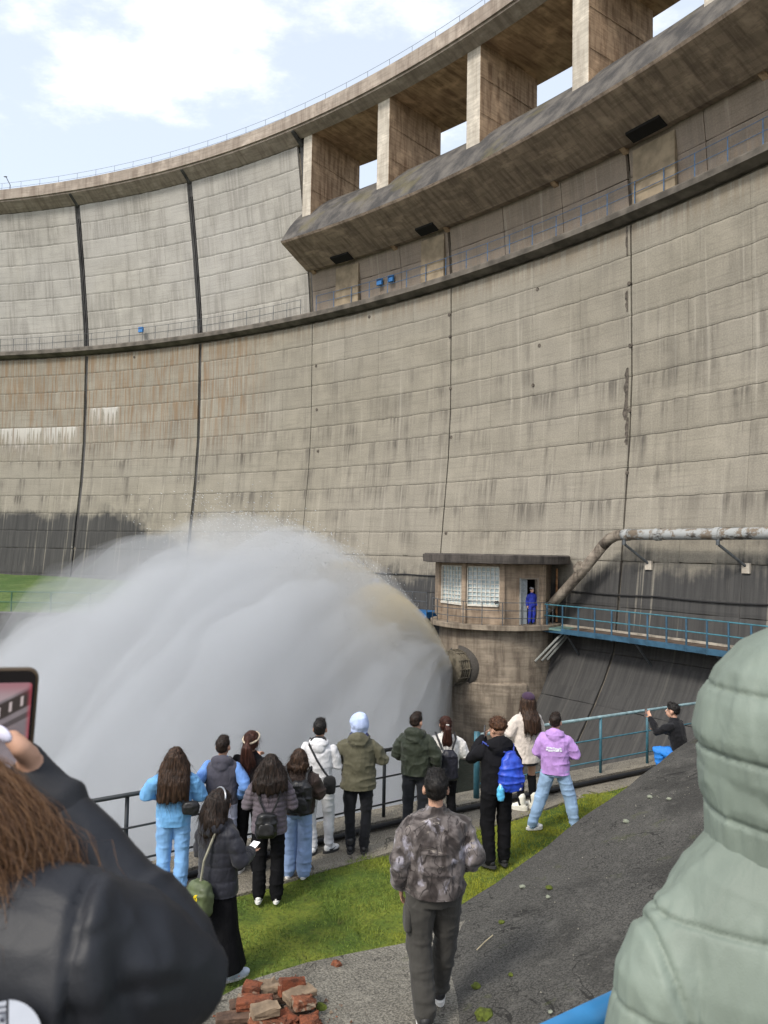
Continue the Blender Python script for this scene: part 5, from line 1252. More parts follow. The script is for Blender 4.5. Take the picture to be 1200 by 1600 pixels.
# --- camouflage jacket
def mk_camo():
    t = NT('forest_camouflage'); v = t.ocoord(); big = t.noise(t.scl(v, (1, 1, .75)), 7.0, 3, .55, .8); med = t.noise(v, 15, 4, .6); pale = t.noise(t.scl(v, (1, 1, .8)), 6.2, 4, .6, .4)
    c = t.mix(t.rng(big, .40, .60), (.03, .024, .023), (.14, .122, .118)); c = t.mix(t.rng(pale, .56, .66), c, (.31, .295, .34)); c = t.mix(t.math('MULTIPLY', t.rng(med, .50, .66), .7), c, (.035, .027, .026))
    w1 = t.noise(t.scl(v, (1, 1, .35)), 5.5, 2, .5, 1.2); br = t.rng(t.math('ABSOLUTE', t.math('SUBTRACT', w1, .5)), .012, .004); c = t.mix(t.math('MULTIPLY', br, .85), c, (.018, .014, .014))
    w2 = t.noise(t.scl(v, (.45, .6, 1)), 5.0, 2, .5, 1.5); b2 = t.math('MULTIPLY', t.rng(t.math('ABSOLUTE', t.math('SUBTRACT', w2, .47)), .006, .002), t.rng(pale, .48, .56)); c = t.mix(t.math('MULTIPLY', b2, .6), c, (.34, .30, .26))
    t.col(c); t.bump(t.noise(t.scl(v, (1, 1, .6)), 18, 3), .35, .02); return t.fin(.75, 0, .2, .15)
z15 = .34
P15 = Person('man in woodland camouflage jacket and grey cargo trousers walking away below the camera', (676, 1590), 1203, 4, z=z15, pose=dict(kneeL=(-.10, .02, .50), ankL=(-.07, -.10, .085), kneeR=(.105, .13, .50), ankR=(.075, .22, .085), elL=(-.25, -.06, 1.12), wrL=(-.235, .04, .89), elR=(.275, -.04, 1.13), wrR=(.225, .14, 1.0)), head=(-4, 6), build=1.05, vox=.010)
P15.body((True, False), curl=.35); P15.trousers(mcloth('grey_cargo', (.045, .043, .039)), 1.14, 1.22, 1.12)
P15.top(mk_camo(), .87, 1.16, 1.10, lambda P, N: wrinkle(.016, 5, 6)(P, N) + .008 * fbm(P * [1, 1, 2.2], 10, 2, 9), name='jacket'); P15.shoes(M['black_shoe'], M['sole_white'], 1.1); P15.hair('short', M['hair_black'], seed=11)
P15.add('cargo_pocket', backpack_mesh((-.19, -.0, .70), (.025, .075, .09), 3, .010, .005), mcloth('grey_cargo', (.045, .043, .039)))
P15.add('bracelet', MB().tube([P15.J['wrL'] + Vector((.030 * math.cos(w), .030 * math.sin(w), .0)) for w in [2 * math.pi * q / 12 for q in range(13)]], .006, 6).mesh(smooth=True), plain('steel_band', (.45, .45, .45), .3, 0, 5, metal=.9))
# --- worker at the valve house door
PW = Person('worker in royal blue overalls standing in the valve house doorway', (0, 0), 0, math.degrees(DOORANG) + 180, loc=(DOORPT[0], DOORPT[1], .37), h=1.74, pose=J0, head=(10, 0))
PW.body(); PW.face(); ob = plain('overall_blue', (.014, .03, .30), .7, .2, 12); PW.trousers(ob, 1.05, 1.15, 1.1); PW.top(ob, .86, 1.1, 1.15); PW.shoes(M['black_shoe'], M['sole_dark'])
PW.hair('short', M['hair_black'], seed=1); PW.add('cap', remesh(MB().ell(PW.hp(0, -.01, .075), (.088, .102, .065), PW.HM), .012, 1, None, [(PW.hp(0, 0, .055), PW.HM @ Vector((0, 0, -1)))]), plain('cap_grey', (.25, .25, .27), .7))
# ------------------------------------------------------------------ TWO PEOPLE CLOSE TO THE CAMERA
def nylon(name, c, rough=.42, fold=.6):
    t = NT(name); v = t.ocoord(); n = t.noise(v, 5, 3); f1 = t.noise(t.scl(v, (1, 1, .6)), 14, 3, .5, .6); f2 = t.noise(v, 420, 1)
    t.col(t.mix(t.rng(n, .3, .7), mulc(c, .86), mulc(c, 1.14))); t.bump(t.math('ADD', f1, t.math('MULTIPLY', f2, .05)), fold, .012)
    return t.fin(rough, 0, .40)
def ridged(P, s, seed): return (1 - np.abs(vnoise(P, s, seed))) ** 4
# ---- girl in black puffer raising a phone
G_ = thing('person', 'girl in black puffer jacket with windblown brown hair raising a phone at left edge', 'person', (-.42, .74, 1.95), world=True)
S_, E_, W_ = at(95, 1505, .72), at(262, 1510, .79), at(42, 1208, .84)
Hc = Vector((-.462, .765, 3.44))
pn = plain('phone_case_dark', (.03, .025, .022), .35, .1, 10)
mb = MB()
mb.loft([(-.42, .74, 1.99, .10, .08), (-.42, .74, 2.75, .13, .09), (-.42, .74, 3.1, .14, .10), (-.42, .74, 3.3, .12, .08), (-.42, .75, 3.38, .05, .05)])
for sx in (-.09, .09): mb.capsule([(-.42 + sx, .74, 2.8), (-.42 + sx, .76, 2.4), (-.42 + sx, .74, 2.03)], [.08, .06, .045]); mb.capsule([(-.42 + sx, .74, 2.0), (-.42 + sx, .86, 1.985)], [.035, .03])
mb.capsule([(-.44, .75, 3.3), Hc], .05); mb.ell(Hc + Vector((0, 0, .02)), (.072, .09, .09)); mb.ell(Hc + Vector((0, .03, -.04)), (.052, .06, .065)); mb.ell(Hc + Vector((0, .095, -.01)), (.012, .018, .022), None, 8, 6)
mb.capsule([(-.3, .73, 3.33), S_, E_, W_], [.04, .045, .036, .026]); mb.capsule([(-.56, .73, 3.33), (-.66, .72, 3.05), (-.60, .86, 2.9)], [.045, .036, .026])
# hand: palm behind the phone's edge, four fingers round the back, thumb across the glass
PHC = Vector(at(6, 1135, .83)); 
wv = Vector(W_); ud = (Vector(at(30, 1120, .85)) - wv).normalized()
mb.ell(wv + ud * .03 + Vector((-.028, .012, .0)), (.020, .026, .040), None, 10, 8)
for q in range(4):
    b0 = wv + Vector((-.034 - .004 * q, .030, .030 + .016 * q)); mb.capsule([b0, b0 + Vector((-.03, .010, .012)), b0 + Vector((-.062 + .006 * q, .0, .016))], [.0095, .009, .0078], 6)
TH0_ = Vector(at(46, 1182, .82)); TH1_ = Vector(at(32, 1168, .806)); TH2_ = Vector(at(16, 1150, .806))
mb.capsule([wv + Vector((0, 0, .004)), TH0_, TH1_, TH2_], [.015, .0125, .0112, .0092], 10)
obj('body', remesh(mb, .0065, 2), M['skin'], G_)
nl = MB().ell(TH2_ + Vector((-.004, -.0075, .004)), (.0115, .0035, .0060), Matrix.Rotation(R_(42), 3, 'Y'), 14, 8)
obj('thumbnail', nl.mesh(smooth=True), plain('lilac_nail', (.66, .64, .78), .25, .02, 10), G_)
jm = nylon('black_puffer_nylon', (.0095, .0108, .0155), .57, .35)
def pdisp(P, N): return .005 * fbm(P, 7, 2, 2) + .011 * ridged(P * [1, 1, .8], 7, 4) + .0045 * ridged(P * [1, 1, .6], 17, 7)
mb = MB(); mb.loft([(-.41, .73, 2.60, .25, .17), (-.41, .73, 2.80, .255, .18), (-.41, .725, 3.02, .245, .17), (-.41, .72, 3.18, .235, .15), (-.42, .725, 3.30, .20, .125), (-.43, .735, 3.37, .13, .10), (-.44, .75, 3.41, .10, .09)], 26)
def torso_d(P, N):
    seam = np.exp(-((P[:, 0] + .285) / .006) ** 2) * (P[:, 1] < .72) + np.exp(-((P[:, 2] - 3.03) / .006) ** 2) + np.exp(-((P[:, 2] - 2.82) / .006) ** 2)
    return pdisp(P, N) - .012 * np.clip(seam, 0, 1) + .004 * ridged(P * [.5, .5, 2.4], 16, 3) * np.exp(-((P[:, 0] + .285) / .05) ** 2)
torso = obj('jacket', remesh(mb, .008, 3, torso_d), jm, G_)
mb = MB(); Sv, Ev, Wv = Vector(S_), Vector(E_), Vector(W_)
mb.capsule([Sv + Vector((-.06, .01, .01)), Sv + Vector((.01, 0, 0)), Sv.lerp(Ev, .55), Ev + Vector((.004, 0, -.01))], [.078, .081, .075, .056], 18)
def xz(px, py, d=.70): q = at(px, py, d); return np.array([q[0], q[2]])
def fold_lines(P, segs, depth, w):
    d = np.zeros(len(P)); Q = P[:, [0, 2]]
    for (a, b, k) in segs:
        a, b = xz(*a), xz(*b); ab = b - a; t_ = np.clip(((Q - a) @ ab) / (ab @ ab), 0, 1); n_ = np.linalg.norm(Q - a - t_[:, None] * ab, axis=1)
        sg = np.sign((Q - a) @ np.array([-ab[1], ab[0]])); fade = np.sin(np.pi * np.clip(.12 + .8 * t_, 0, 1))
        d += k * fade * (-depth * np.exp(-(n_ / w) ** 2) + depth * .75 * np.exp(-((n_ - 2.2 * w) / (1.6 * w)) ** 2) * (.6 + .4 * sg))
    return d
FOLDS = [((205, 1395), (255, 1520), 1.0), ((262, 1400), (292, 1475), 1.0), ((300, 1430), (320, 1560), .9), ((335, 1470), (300, 1540), .8), ((180, 1370), (235, 1400), .7), ((230, 1540), (320, 1590), .8), ((200, 1470), (215, 1590), .6), ((280, 1500), (345, 1515), .8)]
ARMH = [((128, 1352), (142, 1440), 1.3), ((142, 1440), (152, 1610), 1.3)]
def sleeve_d(P, N):
    front = np.clip((.74 - P[:, 1]) / .05, 0, 1); s0 = xz(150, 1480)[0]
    pk = .0035 * vnoise(np.c_[P[:, 2] * 1.0, P[:, 0] * .2, P[:, 1] * .2], 75, 3) * np.exp(-np.abs(P[:, 0] - s0) / .022)
    return .005 * fbm(P, 6, 2, 2) + .006 * ridged(P * [1, 1, .8], 8, 4) + .002 * ridged(P, 22, 6) + (fold_lines(P, FOLDS, .014, .009) + fold_lines(P, ARMH, .007, .006) + pk) * front
slv = obj('sleeve', remesh(mb, .0055, 3, sleeve_d), jm, G_)
mb = MB(); d_ = Wv - Ev
mb.capsule([Ev + Vector((0, .01, 0)), Ev + d_ * .3, Ev + d_ * .6, Ev + d_ * .74], [.052, .046, .040, .036], 18)
obj('sleeve', remesh(mb, .0065, 2, lambda P, N: .004 * fbm(P, 9, 2, 8) + fold_lines(P, [((175, 1272), (150, 1330), 1.), ((212, 1312), (175, 1370), 1.), ((255, 1362), (205, 1410), 1.1), ((290, 1405), (250, 1440), 1.2), ((318, 1445), (285, 1470), 1.)], .012, .007) + .006 * ridged(np.c_[(P - np.array(Ev)) @ np.array(d_.normalized()) * 2.0, P[:, 0] * .5, P[:, 1] * .5], 11, 6)), jm, G_)
mb = MB(); mb.capsule([Ev + d_ * .70, Ev + d_ * .88, Ev + d_ * 1.07], [.034, .030, .025], 16)
obj('cuff', remesh(mb, .006, 2, lambda P, N: .003 * fbm(P, 30, 2, 3) + .007 * np.exp(-(((P - np.array(Ev)) @ np.array(d_.normalized()) / d_.length - .80) / .05) ** 2)), nylon('black_rib', (.011, .012, .016), .7), G_)
# hair: a dark under-mass and single strands blown to the right
mb = MB().ell(Hc + Vector((0, -.01, .02)), (.098, .11, .11)).ell(Hc + Vector((.045, -.04, -.06)), (.085, .085, .075)).ell(Hc + Vector((-.02, -.06, -.10)), (.13, .07, .07))
under = obj('hair', remesh(mb, .009, 2, lambda P, N: .008 * vnoise(P * [1, 1, .3], 40, 2)), mk_hair('hair_under', (.05, .026, .012), (.14, .075, .036)), G_)
def strands(n, seed, r=.0007):
    r2 = np.random.default_rng(seed); V = []; F = []
    for q in range(n):
        w = r2.uniform(-.5, 1.7); e = r2.uniform(-.35, 1.2)         # azimuth from straight back, to the right
        root = np.array([Hc.x + .10 * math.sin(w) * math.cos(e), Hc.y - .10 * math.cos(w) * math.cos(e), Hc.z + .02 + .108 * math.sin(e)])
        lk = r2.integers(0, 60); rl = np.random.default_rng(1000 + lk)
        end = np.array([Hc.x + rl.uniform(-.10, .165), Hc.y - rl.uniform(.0, .07), Hc.z - rl.uniform(.03, .11)]) + r2.normal(0, .02, 3)
        mid = root + np.array([.055 * math.sin(w) + .045, -.05 * math.cos(w), -.035]) + r2.normal(0, .012, 3)
        ph = rl.uniform(0, 6); am = rl.uniform(.006, .016); m_ = 10; P = []
        for k in range(m_):
            t_ = k / (m_ - 1); p = root * (1 - t_) ** 2 + mid * 2 * t_ * (1 - t_) + end * t_ ** 2
            p = p + np.array([math.sin(ph + t_ * 11) * am, math.cos(ph * 1.3 + t_ * 9) * am, math.sin(ph + t_ * 12 + 1) * am]) * t_
            if q % 9 == 0: p = p + np.array([.03, 0, .012]) * t_ ** 2 * r2.uniform(-.3, 1.3)
            P.append(p)
        o = len(V); rr = r * r2.uniform(.7, 1.3)
        for k, p in enumerate(P):
            s = rr * (1 - .75 * (k / (m_ - 1)) ** 3)
            V += [p + np.array([s, 0, 0]), p + np.array([-s * .5, s * .87, 0]), p + np.array([-s * .5, -s * .87, 0])]
        for k in range(m_ - 1):
            for j in range(3): a = o + k * 3 + j; b = o + k * 3 + (j + 1) % 3; F.append((a, b, b + 3, a + 3))
    return mesh(V, F, smooth=True)
def strand_mat(name, c):
    t = NT(name); t.col(c); return t.fin(.38, 0, .5)
for (n, sd2, c) in ((5500, 1, (.075, .034, .014)), (5500, 2, (.13, .062, .026)), (2600, 3, (.20, .105, .048))):
    tag(obj('hair_strands', strands(n, sd2, .00030), strand_mat('hair_strand', c), under), kind='stuff')
# white emblem low on the back
dgm = torso.data; Pm = np.array([v_.co[:] for v_ in dgm.vertices] + [v_.co[:] for v_ in slv.data.vertices])
def on_back(px, py, lift=.004):
    r = ray(px, py); r = r / np.linalg.norm(r); rel = Pm - np.array([0, 0, CZ]); t_ = rel @ r; d2 = np.linalg.norm(rel - t_[:, None] * r, axis=1)
    ok = d2 < .012; return (np.array([0, 0, CZ]) + r * (t_[ok].min() if ok.any() else .58)) - r * lift
em = plain('emblem_white', (.40, .42, .47), .6, .03, 10)
def patch(pts, mat_, name, par, lift, th=.002):
    Q = [on_back(*p, lift) for p in pts]; c = np.mean(Q, axis=0); n = c - np.array([0, 0, CZ]); n /= np.linalg.norm(n); m_ = len(Q)
    dp = np.mean([(q - c) @ n for q in Q]); Q = [q - n * ((q - c) @ n) for q in Q]
    v = Q + [q + n * th for q in Q]; f = [tuple(range(m_)), tuple(range(2 * m_ - 1, m_ - 1, -1))] + [(k, (k + 1) % m_, m_ + (k + 1) % m_, m_ + k) for k in range(m_)]
    o = obj(name, fixn(mesh(v, f)), mat_, par)
    if par is not G_: o.location = (0, 0, 0)
    return o
arc = [(14, 1562)] + [(14 + 51 * math.sin(w), 1613 - 51 * math.cos(w)) for w in [.25 + 1.32 * k / 8 for k in range(9)]] + [(65, 1625), (14, 1625)]
eb = patch(arc, em, 'emblem', G_, .006)
patch([(-20, 1570), (10, 1563), (10, 1625), (-20, 1625)], em, 'emblem', G_, .006)
dk2 = plain('emblem_ink', (.012, .014, .03), .6, 0, 5)
ar2 = [(14 + 30 * math.sin(w), 1614 - 31 * math.cos(w)) for w in [.15 + 1.4 * k / 8 for k in range(9)]]; ar3 = [(14 + 27 * math.sin(w), 1614 - 28 * math.cos(w)) for w in [1.55 - 1.4 * k / 8 for k in range(9)]]
patch(ar2 + ar3, dk2, 'emblem_line', eb, .0085)
for y in (1573, 1582): patch([(-12, y + 2), (10, y - 2), (10, y + 1), (-12, y + 5)], dk2, 'emblem_line', eb, .0085)
patch([(0, 1592), (7, 1591), (7, 1597), (0, 1598)], dk2, 'emblem_line', eb, .0085)
# her phone
ph = thing('phone', 'large phone in dark case filming the dam, held up at left edge', 'phone', PHC)
up_ = (Vector(at(62, 1050, .83)) - Vector(at(53, 1160, .83))).normalized(); nn = (Vector((0, 0, CZ)) - PHC).normalized(); nn = (nn - up_ * nn.dot(up_)).normalized(); aa = nn.cross(up_)
Mx = Matrix((aa, nn, up_)).transposed()
def rbox(w, h, t_, rad, y0):
    pts = []
    for (cx, cz, a0) in ((w / 2 - rad, h / 2 - rad, 0), (-w / 2 + rad, h / 2 - rad, 90), (-w / 2 + rad, -h / 2 + rad, 180), (w / 2 - rad, -h / 2 + rad, 270)):
        for k in range(6): a_ = R_(a0 + 90 * k / 5); pts.append((cx + rad * math.cos(a_), cz + rad * math.sin(a_)))
    m_ = len(pts); v = [(x, y0, z) for x, z in pts] + [(x, y0 + t_, z) for x, z in pts]
    return fixn(mesh(v, [tuple(range(m_)), tuple(range(2 * m_ - 1, m_ - 1, -1))] + [(k, (k + 1) % m_, m_ + (k + 1) % m_, m_ + k) for k in range(m_)]))
def phpart(name, me, m_, bev=0): o = obj(name, me, m_, ph, bevel=bev); o.rotation_euler = Mx.to_euler(); return o
PW_ = .082; PH_ = .165
# centre the phone so that its right edge stands at x = 62 px
cx = Vector(at(57, 1105, .83)) + aa * (PW_ / 2) - up_ * (PH_ / 2 - .042); ph.location = cx
phpart('case', rbox(PW_, PH_, .010, .011, -.007), plain('bronze_case', (.10, .07, .045), .3, .2, 8, metal=.6), .002)
phpart('bezel', rbox(PW_ - .006, PH_ - .005, .0012, .009, .003), plain('black_glass', (.01, .008, .01), .08, 0, 5, bump=0))
def mk_screen():
    t = NT('camera_screen'); x, y, z = t.sep(t.scl(t.ocoord(), (-1, 1, 1)))
    c = t.mix(t.rng(t.noise(t.ocoord(), 40, 3), .3, .7), (.17, .145, .16), (.26, .22, .235))
    k = t.math('SUBTRACT', z, t.math('MULTIPLY', x, .55)); c = t.mix(t.rng(t.math('ABSOLUTE', t.math('SUBTRACT', k, .034)), .0095, .0075), c, (.045, .035, .035))
    c = t.mix(t.rng(t.math('ABSOLUTE', t.math('SUBTRACT', k, .0165)), .0035, .0025), c, (.085, .07, .075))
    c = t.mix(t.rng(k, .0445, .046), c, (.36, .27, .29))
    dash = t.math('MULTIPLY', t.rng(t.math('ABSOLUTE', t.math('SUBTRACT', k, .034)), .0055, .0045), t.rng(t.math('ABSOLUTE', t.math('SUBTRACT', t.math('FRACT', t.math('MULTIPLY', x, 95.)), .5)), .14, .10)); c = t.mix(dash, c, (.50, .42, .42))
    c = t.mix(t.rng(x, .030, .0365), c, (.35, .05, .075)); c = t.mix(t.math('MULTIPLY', t.rng(z, .052, .066), .5), c, (.30, .05, .08))
    t.col((0, 0, 0)); t.put(t.b.inputs['Emission Color'], c); t.b.inputs['Emission Strength'].default_value = .42
    return t.fin(.1)
phpart('screen', rbox(PW_ - .012, PH_ - .030, .0008, .003, .0043), mk_screen())
for q in range(3): phpart('sensor', MB().tube([(.004 + .009 * q, .0042, PH_ / 2 - .0085), (.004 + .009 * q, .0048, PH_ / 2 - .0085)], .0016, 8).mesh(), plain('sensor_grey', (.10, .10, .11), .2, 0, 5))

# ---- person in pale green puffer with the hood up
K_ = thing('person', 'person in pale sage green puffer with quilted hood up at right edge', 'person', (.69, 1.27, 1.95), world=True)
mb = MB(); mb.loft([(.69, 1.27, 1.99, .10, .08), (.69, 1.27, 2.75, .14, .1), (.69, 1.27, 3.1, .15, .1), (.69, 1.27, 3.2, .07, .06)])
for sx in (-.09, .09): mb.capsule([(.69 + sx, 1.27, 2.8), (.69 + sx, 1.29, 2.4), (.69 + sx, 1.27, 2.03)], [.08, .06, .045]); mb.capsule([(.69 + sx, 1.27, 2.0), (.69 + sx, 1.40, 1.985)], [.035, .03])
mb.capsule([(.69, 1.27, 3.2), (.69, 1.29, 3.4)], .05); mb.ell((.69, 1.28, 3.46), (.074, .092, .09)); mb.ell((.69, 1.315, 3.40), (.054, .06, .065)); mb.ell((.69, 1.38, 3.43), (.012, .018, .022), None, 8, 6)
for sx in (-1, 1): mb.capsule([(.69 + .18 * sx, 1.25, 3.12), (.69 + .24 * sx, 1.24, 2.85), (.69 + .22 * sx, 1.40, 2.68)], [.045, .036, .026]); hand(mb, (.69 + .22 * sx, 1.40, 2.68), (-.2 * sx, .9, 0), sx, .6)
obj('body', remesh(mb, .010, 2), M['skin'], K_)
gm = nylon('sage_nylon', (.158, .192, .162), .6, .6)
def qd(lines, depth, w=.0038, puff=.0045):
    def f(P, N):
        z = P[:, 2]; d = np.zeros(len(P)); L_ = np.array(lines)
        zz = z + .010 * vnoise(P * [1, 1, 0], 3, 3) * .5
        nd = np.abs(zz[:, None] - L_[None]).min(1)
        d = puff * (1 - np.exp(-(nd / .03) ** 1.2)) - depth * np.exp(-(nd / w) ** 2)
        gather = .0035 * vnoise(np.c_[P[:, 0] * 1.0, P[:, 1] * 1.0, z * .18], 95, 5) * np.exp(-nd / .03)
        return d + gather + .004 * fbm(P, 7, 2, 6) + .005 * ridged(P * [1, 1, .45], 8, 8) + .002 * ridged(P * [1, 1, .6], 22, 3)
    return f
HZ = 3.455
mb = MB().ell((.69, 1.27, HZ + .005), (.158, .175, .172)).ell((.69, 1.285, HZ - .10), (.148, .16, .12)).loft([(.69, 1.28, 3.24, .142, .135), (.69, 1.28, 3.31, .145, .145), (.69, 1.28, 3.40, .150, .155)])
obj('hood', remesh(mb, .0048, 3, qd((3.535, 3.435, 3.335), .006), [((.69, 1.43, 3.45), (0, 1, -.1))]), gm, K_)
mb = MB().loft([(.69, 1.27, 2.62, .255, .17), (.69, 1.27, 2.95, .26, .175), (.69, 1.265, 3.10, .255, .165), (.69, 1.265, 3.18, .235, .148), (.69, 1.27, 3.245, .19, .13), (.69, 1.275, 3.30, .13, .12)], 28)
for sx in (-1, 1): mb.capsule([(.69 + .17 * sx, 1.26, 3.16), (.69 + .22 * sx, 1.255, 3.07), (.69 + .255 * sx, 1.245, 2.87), (.69 + .25 * sx, 1.34, 2.75), (.69 + .225 * sx, 1.42, 2.67)], [.078, .085, .080, .07, .05], 20)
def jd(P, N):
    dx = np.abs(P[:, 0] - .69); sm = dx - (.215 + (P[:, 2] - 3.02) * .30); body_ = qd((3.185, 3.055, 2.92, 2.78), .006)(P, N); arm_ = qd((3.05, 2.93, 2.81), .004, puff=.004)(P, N) + .005 * ridged(P * [1, 1, .6], 9, 2)
    return np.where(sm > 0, arm_, body_) - .010 * np.exp(-(sm / .007) ** 2) + .004 * np.exp(-(sm / .03) ** 2)
obj('jacket', remesh(mb, .005, 3, jd), gm, K_)
mb = MB().loft([(.69, 1.27, 2.45, .19, .14), (.69, 1.27, 2.80, .20, .15)], 20)
for sx in (-.09, .09): mb.capsule([(.69 + sx, 1.27, 2.75), (.69 + sx, 1.29, 2.4), (.69 + sx, 1.27, 2.05)], [.10, .08, .06])
obj('trousers', remesh(mb, .012, 2, wrinkle(.01, 8, 2)), BLK, K_)
for sx in (-.09, .09): obj('shoe', remesh(MB().ell((.69 + sx, 1.33, 1.99), (.05, .14, .05)), .010, 1, None, [((0, 0, 1.955), (0, 0, -1))]), M['white_shoe'], K_)
mb = MB()
for sx in (-.09, .09): mb.capsule([(-.42 + sx, .74, 2.72), (-.42 + sx, .76, 2.4), (-.42 + sx, .74, 2.05)], [.11, .08, .06])
obj('trousers', remesh(mb.loft([(-.42, .74, 2.55, .19, .14), (-.42, .74, 2.8, .2, .15)]), .012, 2, wrinkle(.01, 8, 2)), BLK, G_)
for sx in (-.09, .09): obj('shoe', remesh(MB().ell((-.42 + sx, .80, 1.99), (.05, .14, .05)), .010, 1, None, [((0, 0, 1.955), (0, 0, -1))]), M['white_shoe'], G_)
# ---- third person, only a sliver at the right edge, one step higher
MB().box((1.35, 2.05, 1.06), (.9, .9, 2.12)).build('step', M['apron'], st, bevel=.02)
PS = Person('person in pale lavender jacket just cut off by the right edge', (0, 0), 0, -6, loc=(1.285, 2.05, 2.12), h=1.76, pose=J0)
PS.body(); PS.trousers(BLK); PS.top(mcloth('pale_lavender', (.55, .55, .68)), .86, 1.0, 1.1, hood=1.0); PS.shoes(M['white_shoe'], M['sole_white']); PS.hair('short', M['hair_dark'], seed=3)

# ------------------------------------------------------------------ SMALL THINGS
# blue handrail in the lower right corner
hrl = thing('handrail', 'blue painted tube handrail crossing the bottom right corner', 'railing', (1.0, 2.0, 1.0), world=True)
A_, B_ = Vector(at(1110, 1497, 2.05)), Vector(at(760, 1672, 1.30))
MB().tube([A_, A_.lerp(B_, .5), B_], .027, 14).build('tube', plain('handrail_blue', (.025, .17, .38), .4, .15, 6, obj_space=False), hrl, True)
for q in (A_, B_): MB().tube([q, Vector((q.x, q.y, .9))], .024, 10).build('post', M['blue_steel'], hrl, True)
# bricks
def mk_brick():
    t = NT('old_brick'); v = t.ocoord(); r = t.rand(); n = t.noise(v, 14, 5, .65); m_ = t.noise(v, 7, 4, .6, .5)
    c = t.mix(r, (.20, .062, .032), (.25, .10, .055)); c = t.mix(t.rng(n, .4, .65), c, (.10, .042, .027)); c = t.mix(t.math('MULTIPLY', t.rng(t.math('ADD', m_, t.math('MULTIPLY', r, .12)), .60, .68), .85), c, (.27, .225, .17))
    t.col(c); t.bump(t.noise(v, 45, 5, .7), 1.0, .016); return t.fin(.92, 0, .2)
M['brick'] = mk_brick(); M['brick_dark'] = plain('sooty_brick', (.085, .052, .036), .95, .4, 14, bump=.8); M['brick_lime'] = plain('lime_coated_brick', (.19, .14, .095), .95, .3, 10, bump=.8)  # second brick colour is a darker brown for some of the pile
def brick_mesh(L_, seed):
    r2 = random.Random(seed); bm = bmesh.new(); bmesh.ops.create_cube(bm, size=1.0)
    bmesh.ops.scale(bm, vec=(L_, .12, .065), verts=bm.verts); bmesh.ops.bevel(bm, geom=bm.edges[:], offset=.006, segments=1, affect='EDGES')
    bmesh.ops.subdivide_edges(bm, edges=[e for e in bm.edges if e.calc_length() > .05], cuts=2, use_grid_fill=True)
    for v_ in bm.verts:
        k = .0055 + (.014 if L_ < .2 and v_.co.x > L_ * .4 else 0); v_.co += Vector([r2.uniform(-k, k) for _ in range(3)])
    c = [r2.choice((-1, 1)) for _ in range(3)]
    for v_ in bm.verts:
        if v_.co.x * c[0] > L_ * .36 and v_.co.y * c[1] > .035 and v_.co.z * c[2] > .012: v_.co *= .78
    me = bpy.data.meshes.new('brick'); bm.to_mesh(me); bm.free(); return me
BR = [  # px, py, height above apron, length, yaw, roll, material, label
 (365, 1592, .035, .25, 12, 0, 'brick_dark', 'dark sooty brick at the lower left of the brick pile'),
 (415, 1600, .035, .25, 5, 0, 'brick', 'red brick at the very bottom of the brick pile'),
 (446, 1592, .035, .16, -48, 0, 'brick', 'broken orange brick at the bottom of the pile, turned cornerwise'),
 (484, 1598, .035, .14, 25, 0, 'brick', 'small broken brick lying right of the pile at the frame bottom'),
 (470, 1573, .04, .22, 30, 0, 'brick_dark', 'dark brick under the half brick on the right of the pile'),
 (385, 1570, .04, .24, 8, 0, 'brick_dark', 'dark brick hidden under the long pink brick'),
 (430, 1558, .04, .24, 15, 0, 'brick_dark', 'shadowed brick in the middle of the pile'),
 (398, 1566, .105, .26, 10, 0, 'brick', 'long pinkish brick across the middle of the pile'),
 (414, 1578, .110, .20, 14, 6, 'brick_lime', 'pale brick crusted with white mortar at the front of the pile'),
 (473, 1566, .105, .15, 22, 0, 'brick', 'half brick on the right side of the pile'),
 (468, 1554, .100, .24, 32, 4, 'brick_lime', 'weathered tan brick at the back right of the pile'),
 (456, 1542, .125, .20, 26, 78, 'brick', 'dark red brick standing on edge at the top right of the pile'),
 (420, 1543, .105, .15, 30, 0, 'brick_lime', 'short brown brick at the back of the pile'),
 (394, 1544, .125, .13, -6, 0, 'brick', 'stubby orange half brick topping the left of the pile')]
for i, (px, py, dz, L_, yaw, roll, m_, lab) in enumerate(BR):
    p = on(px, py, .30 + dz); o = obj('brick', brick_mesh(L_, i), M[m_]); o.location = p; o.rotation_euler = (R_(roll), R_(random.uniform(-9, 9)), R_(yaw + random.uniform(-9, 9)))
    tag(o, lab, 'brick', 'loose bricks piled on the concrete')
o = obj('brick_fragment', brick_mesh(.07, 99), M['brick']); o.location = on(526, 1508, .19); o.scale = (.9, .6, .9); o.rotation_euler = (.3, .4, .8); tag(o, 'single orange brick chip lying alone near the grass edge', 'brick chip')
# crumbs of brick and mortar round the pile
r2 = np.random.default_rng(5); V = []; F = []
for q in range(220):
    p = on(r2.normal(430, 48), r2.normal(1582, 26), .3); p[2] = apron_z(p[0], p[1]) + .004; s_ = r2.uniform(.004, .018); o = len(V)
    for b_ in ((1, 0, -.3), (-.5, .87, -.3), (-.5, -.87, -.3), (.2, .1, .8)): V.append(p + np.array(b_) * s_ * r2.uniform(.6, 1.4))
    F += [(o, o + 2, o + 1), (o, o + 1, o + 3), (o + 1, o + 2, o + 3), (o + 2, o, o + 3)]
tag(obj('brick_rubble', mesh(V, F), M['brick']), 'fine brick and mortar crumbs round the brick pile', 'rubble', kind='stuff')
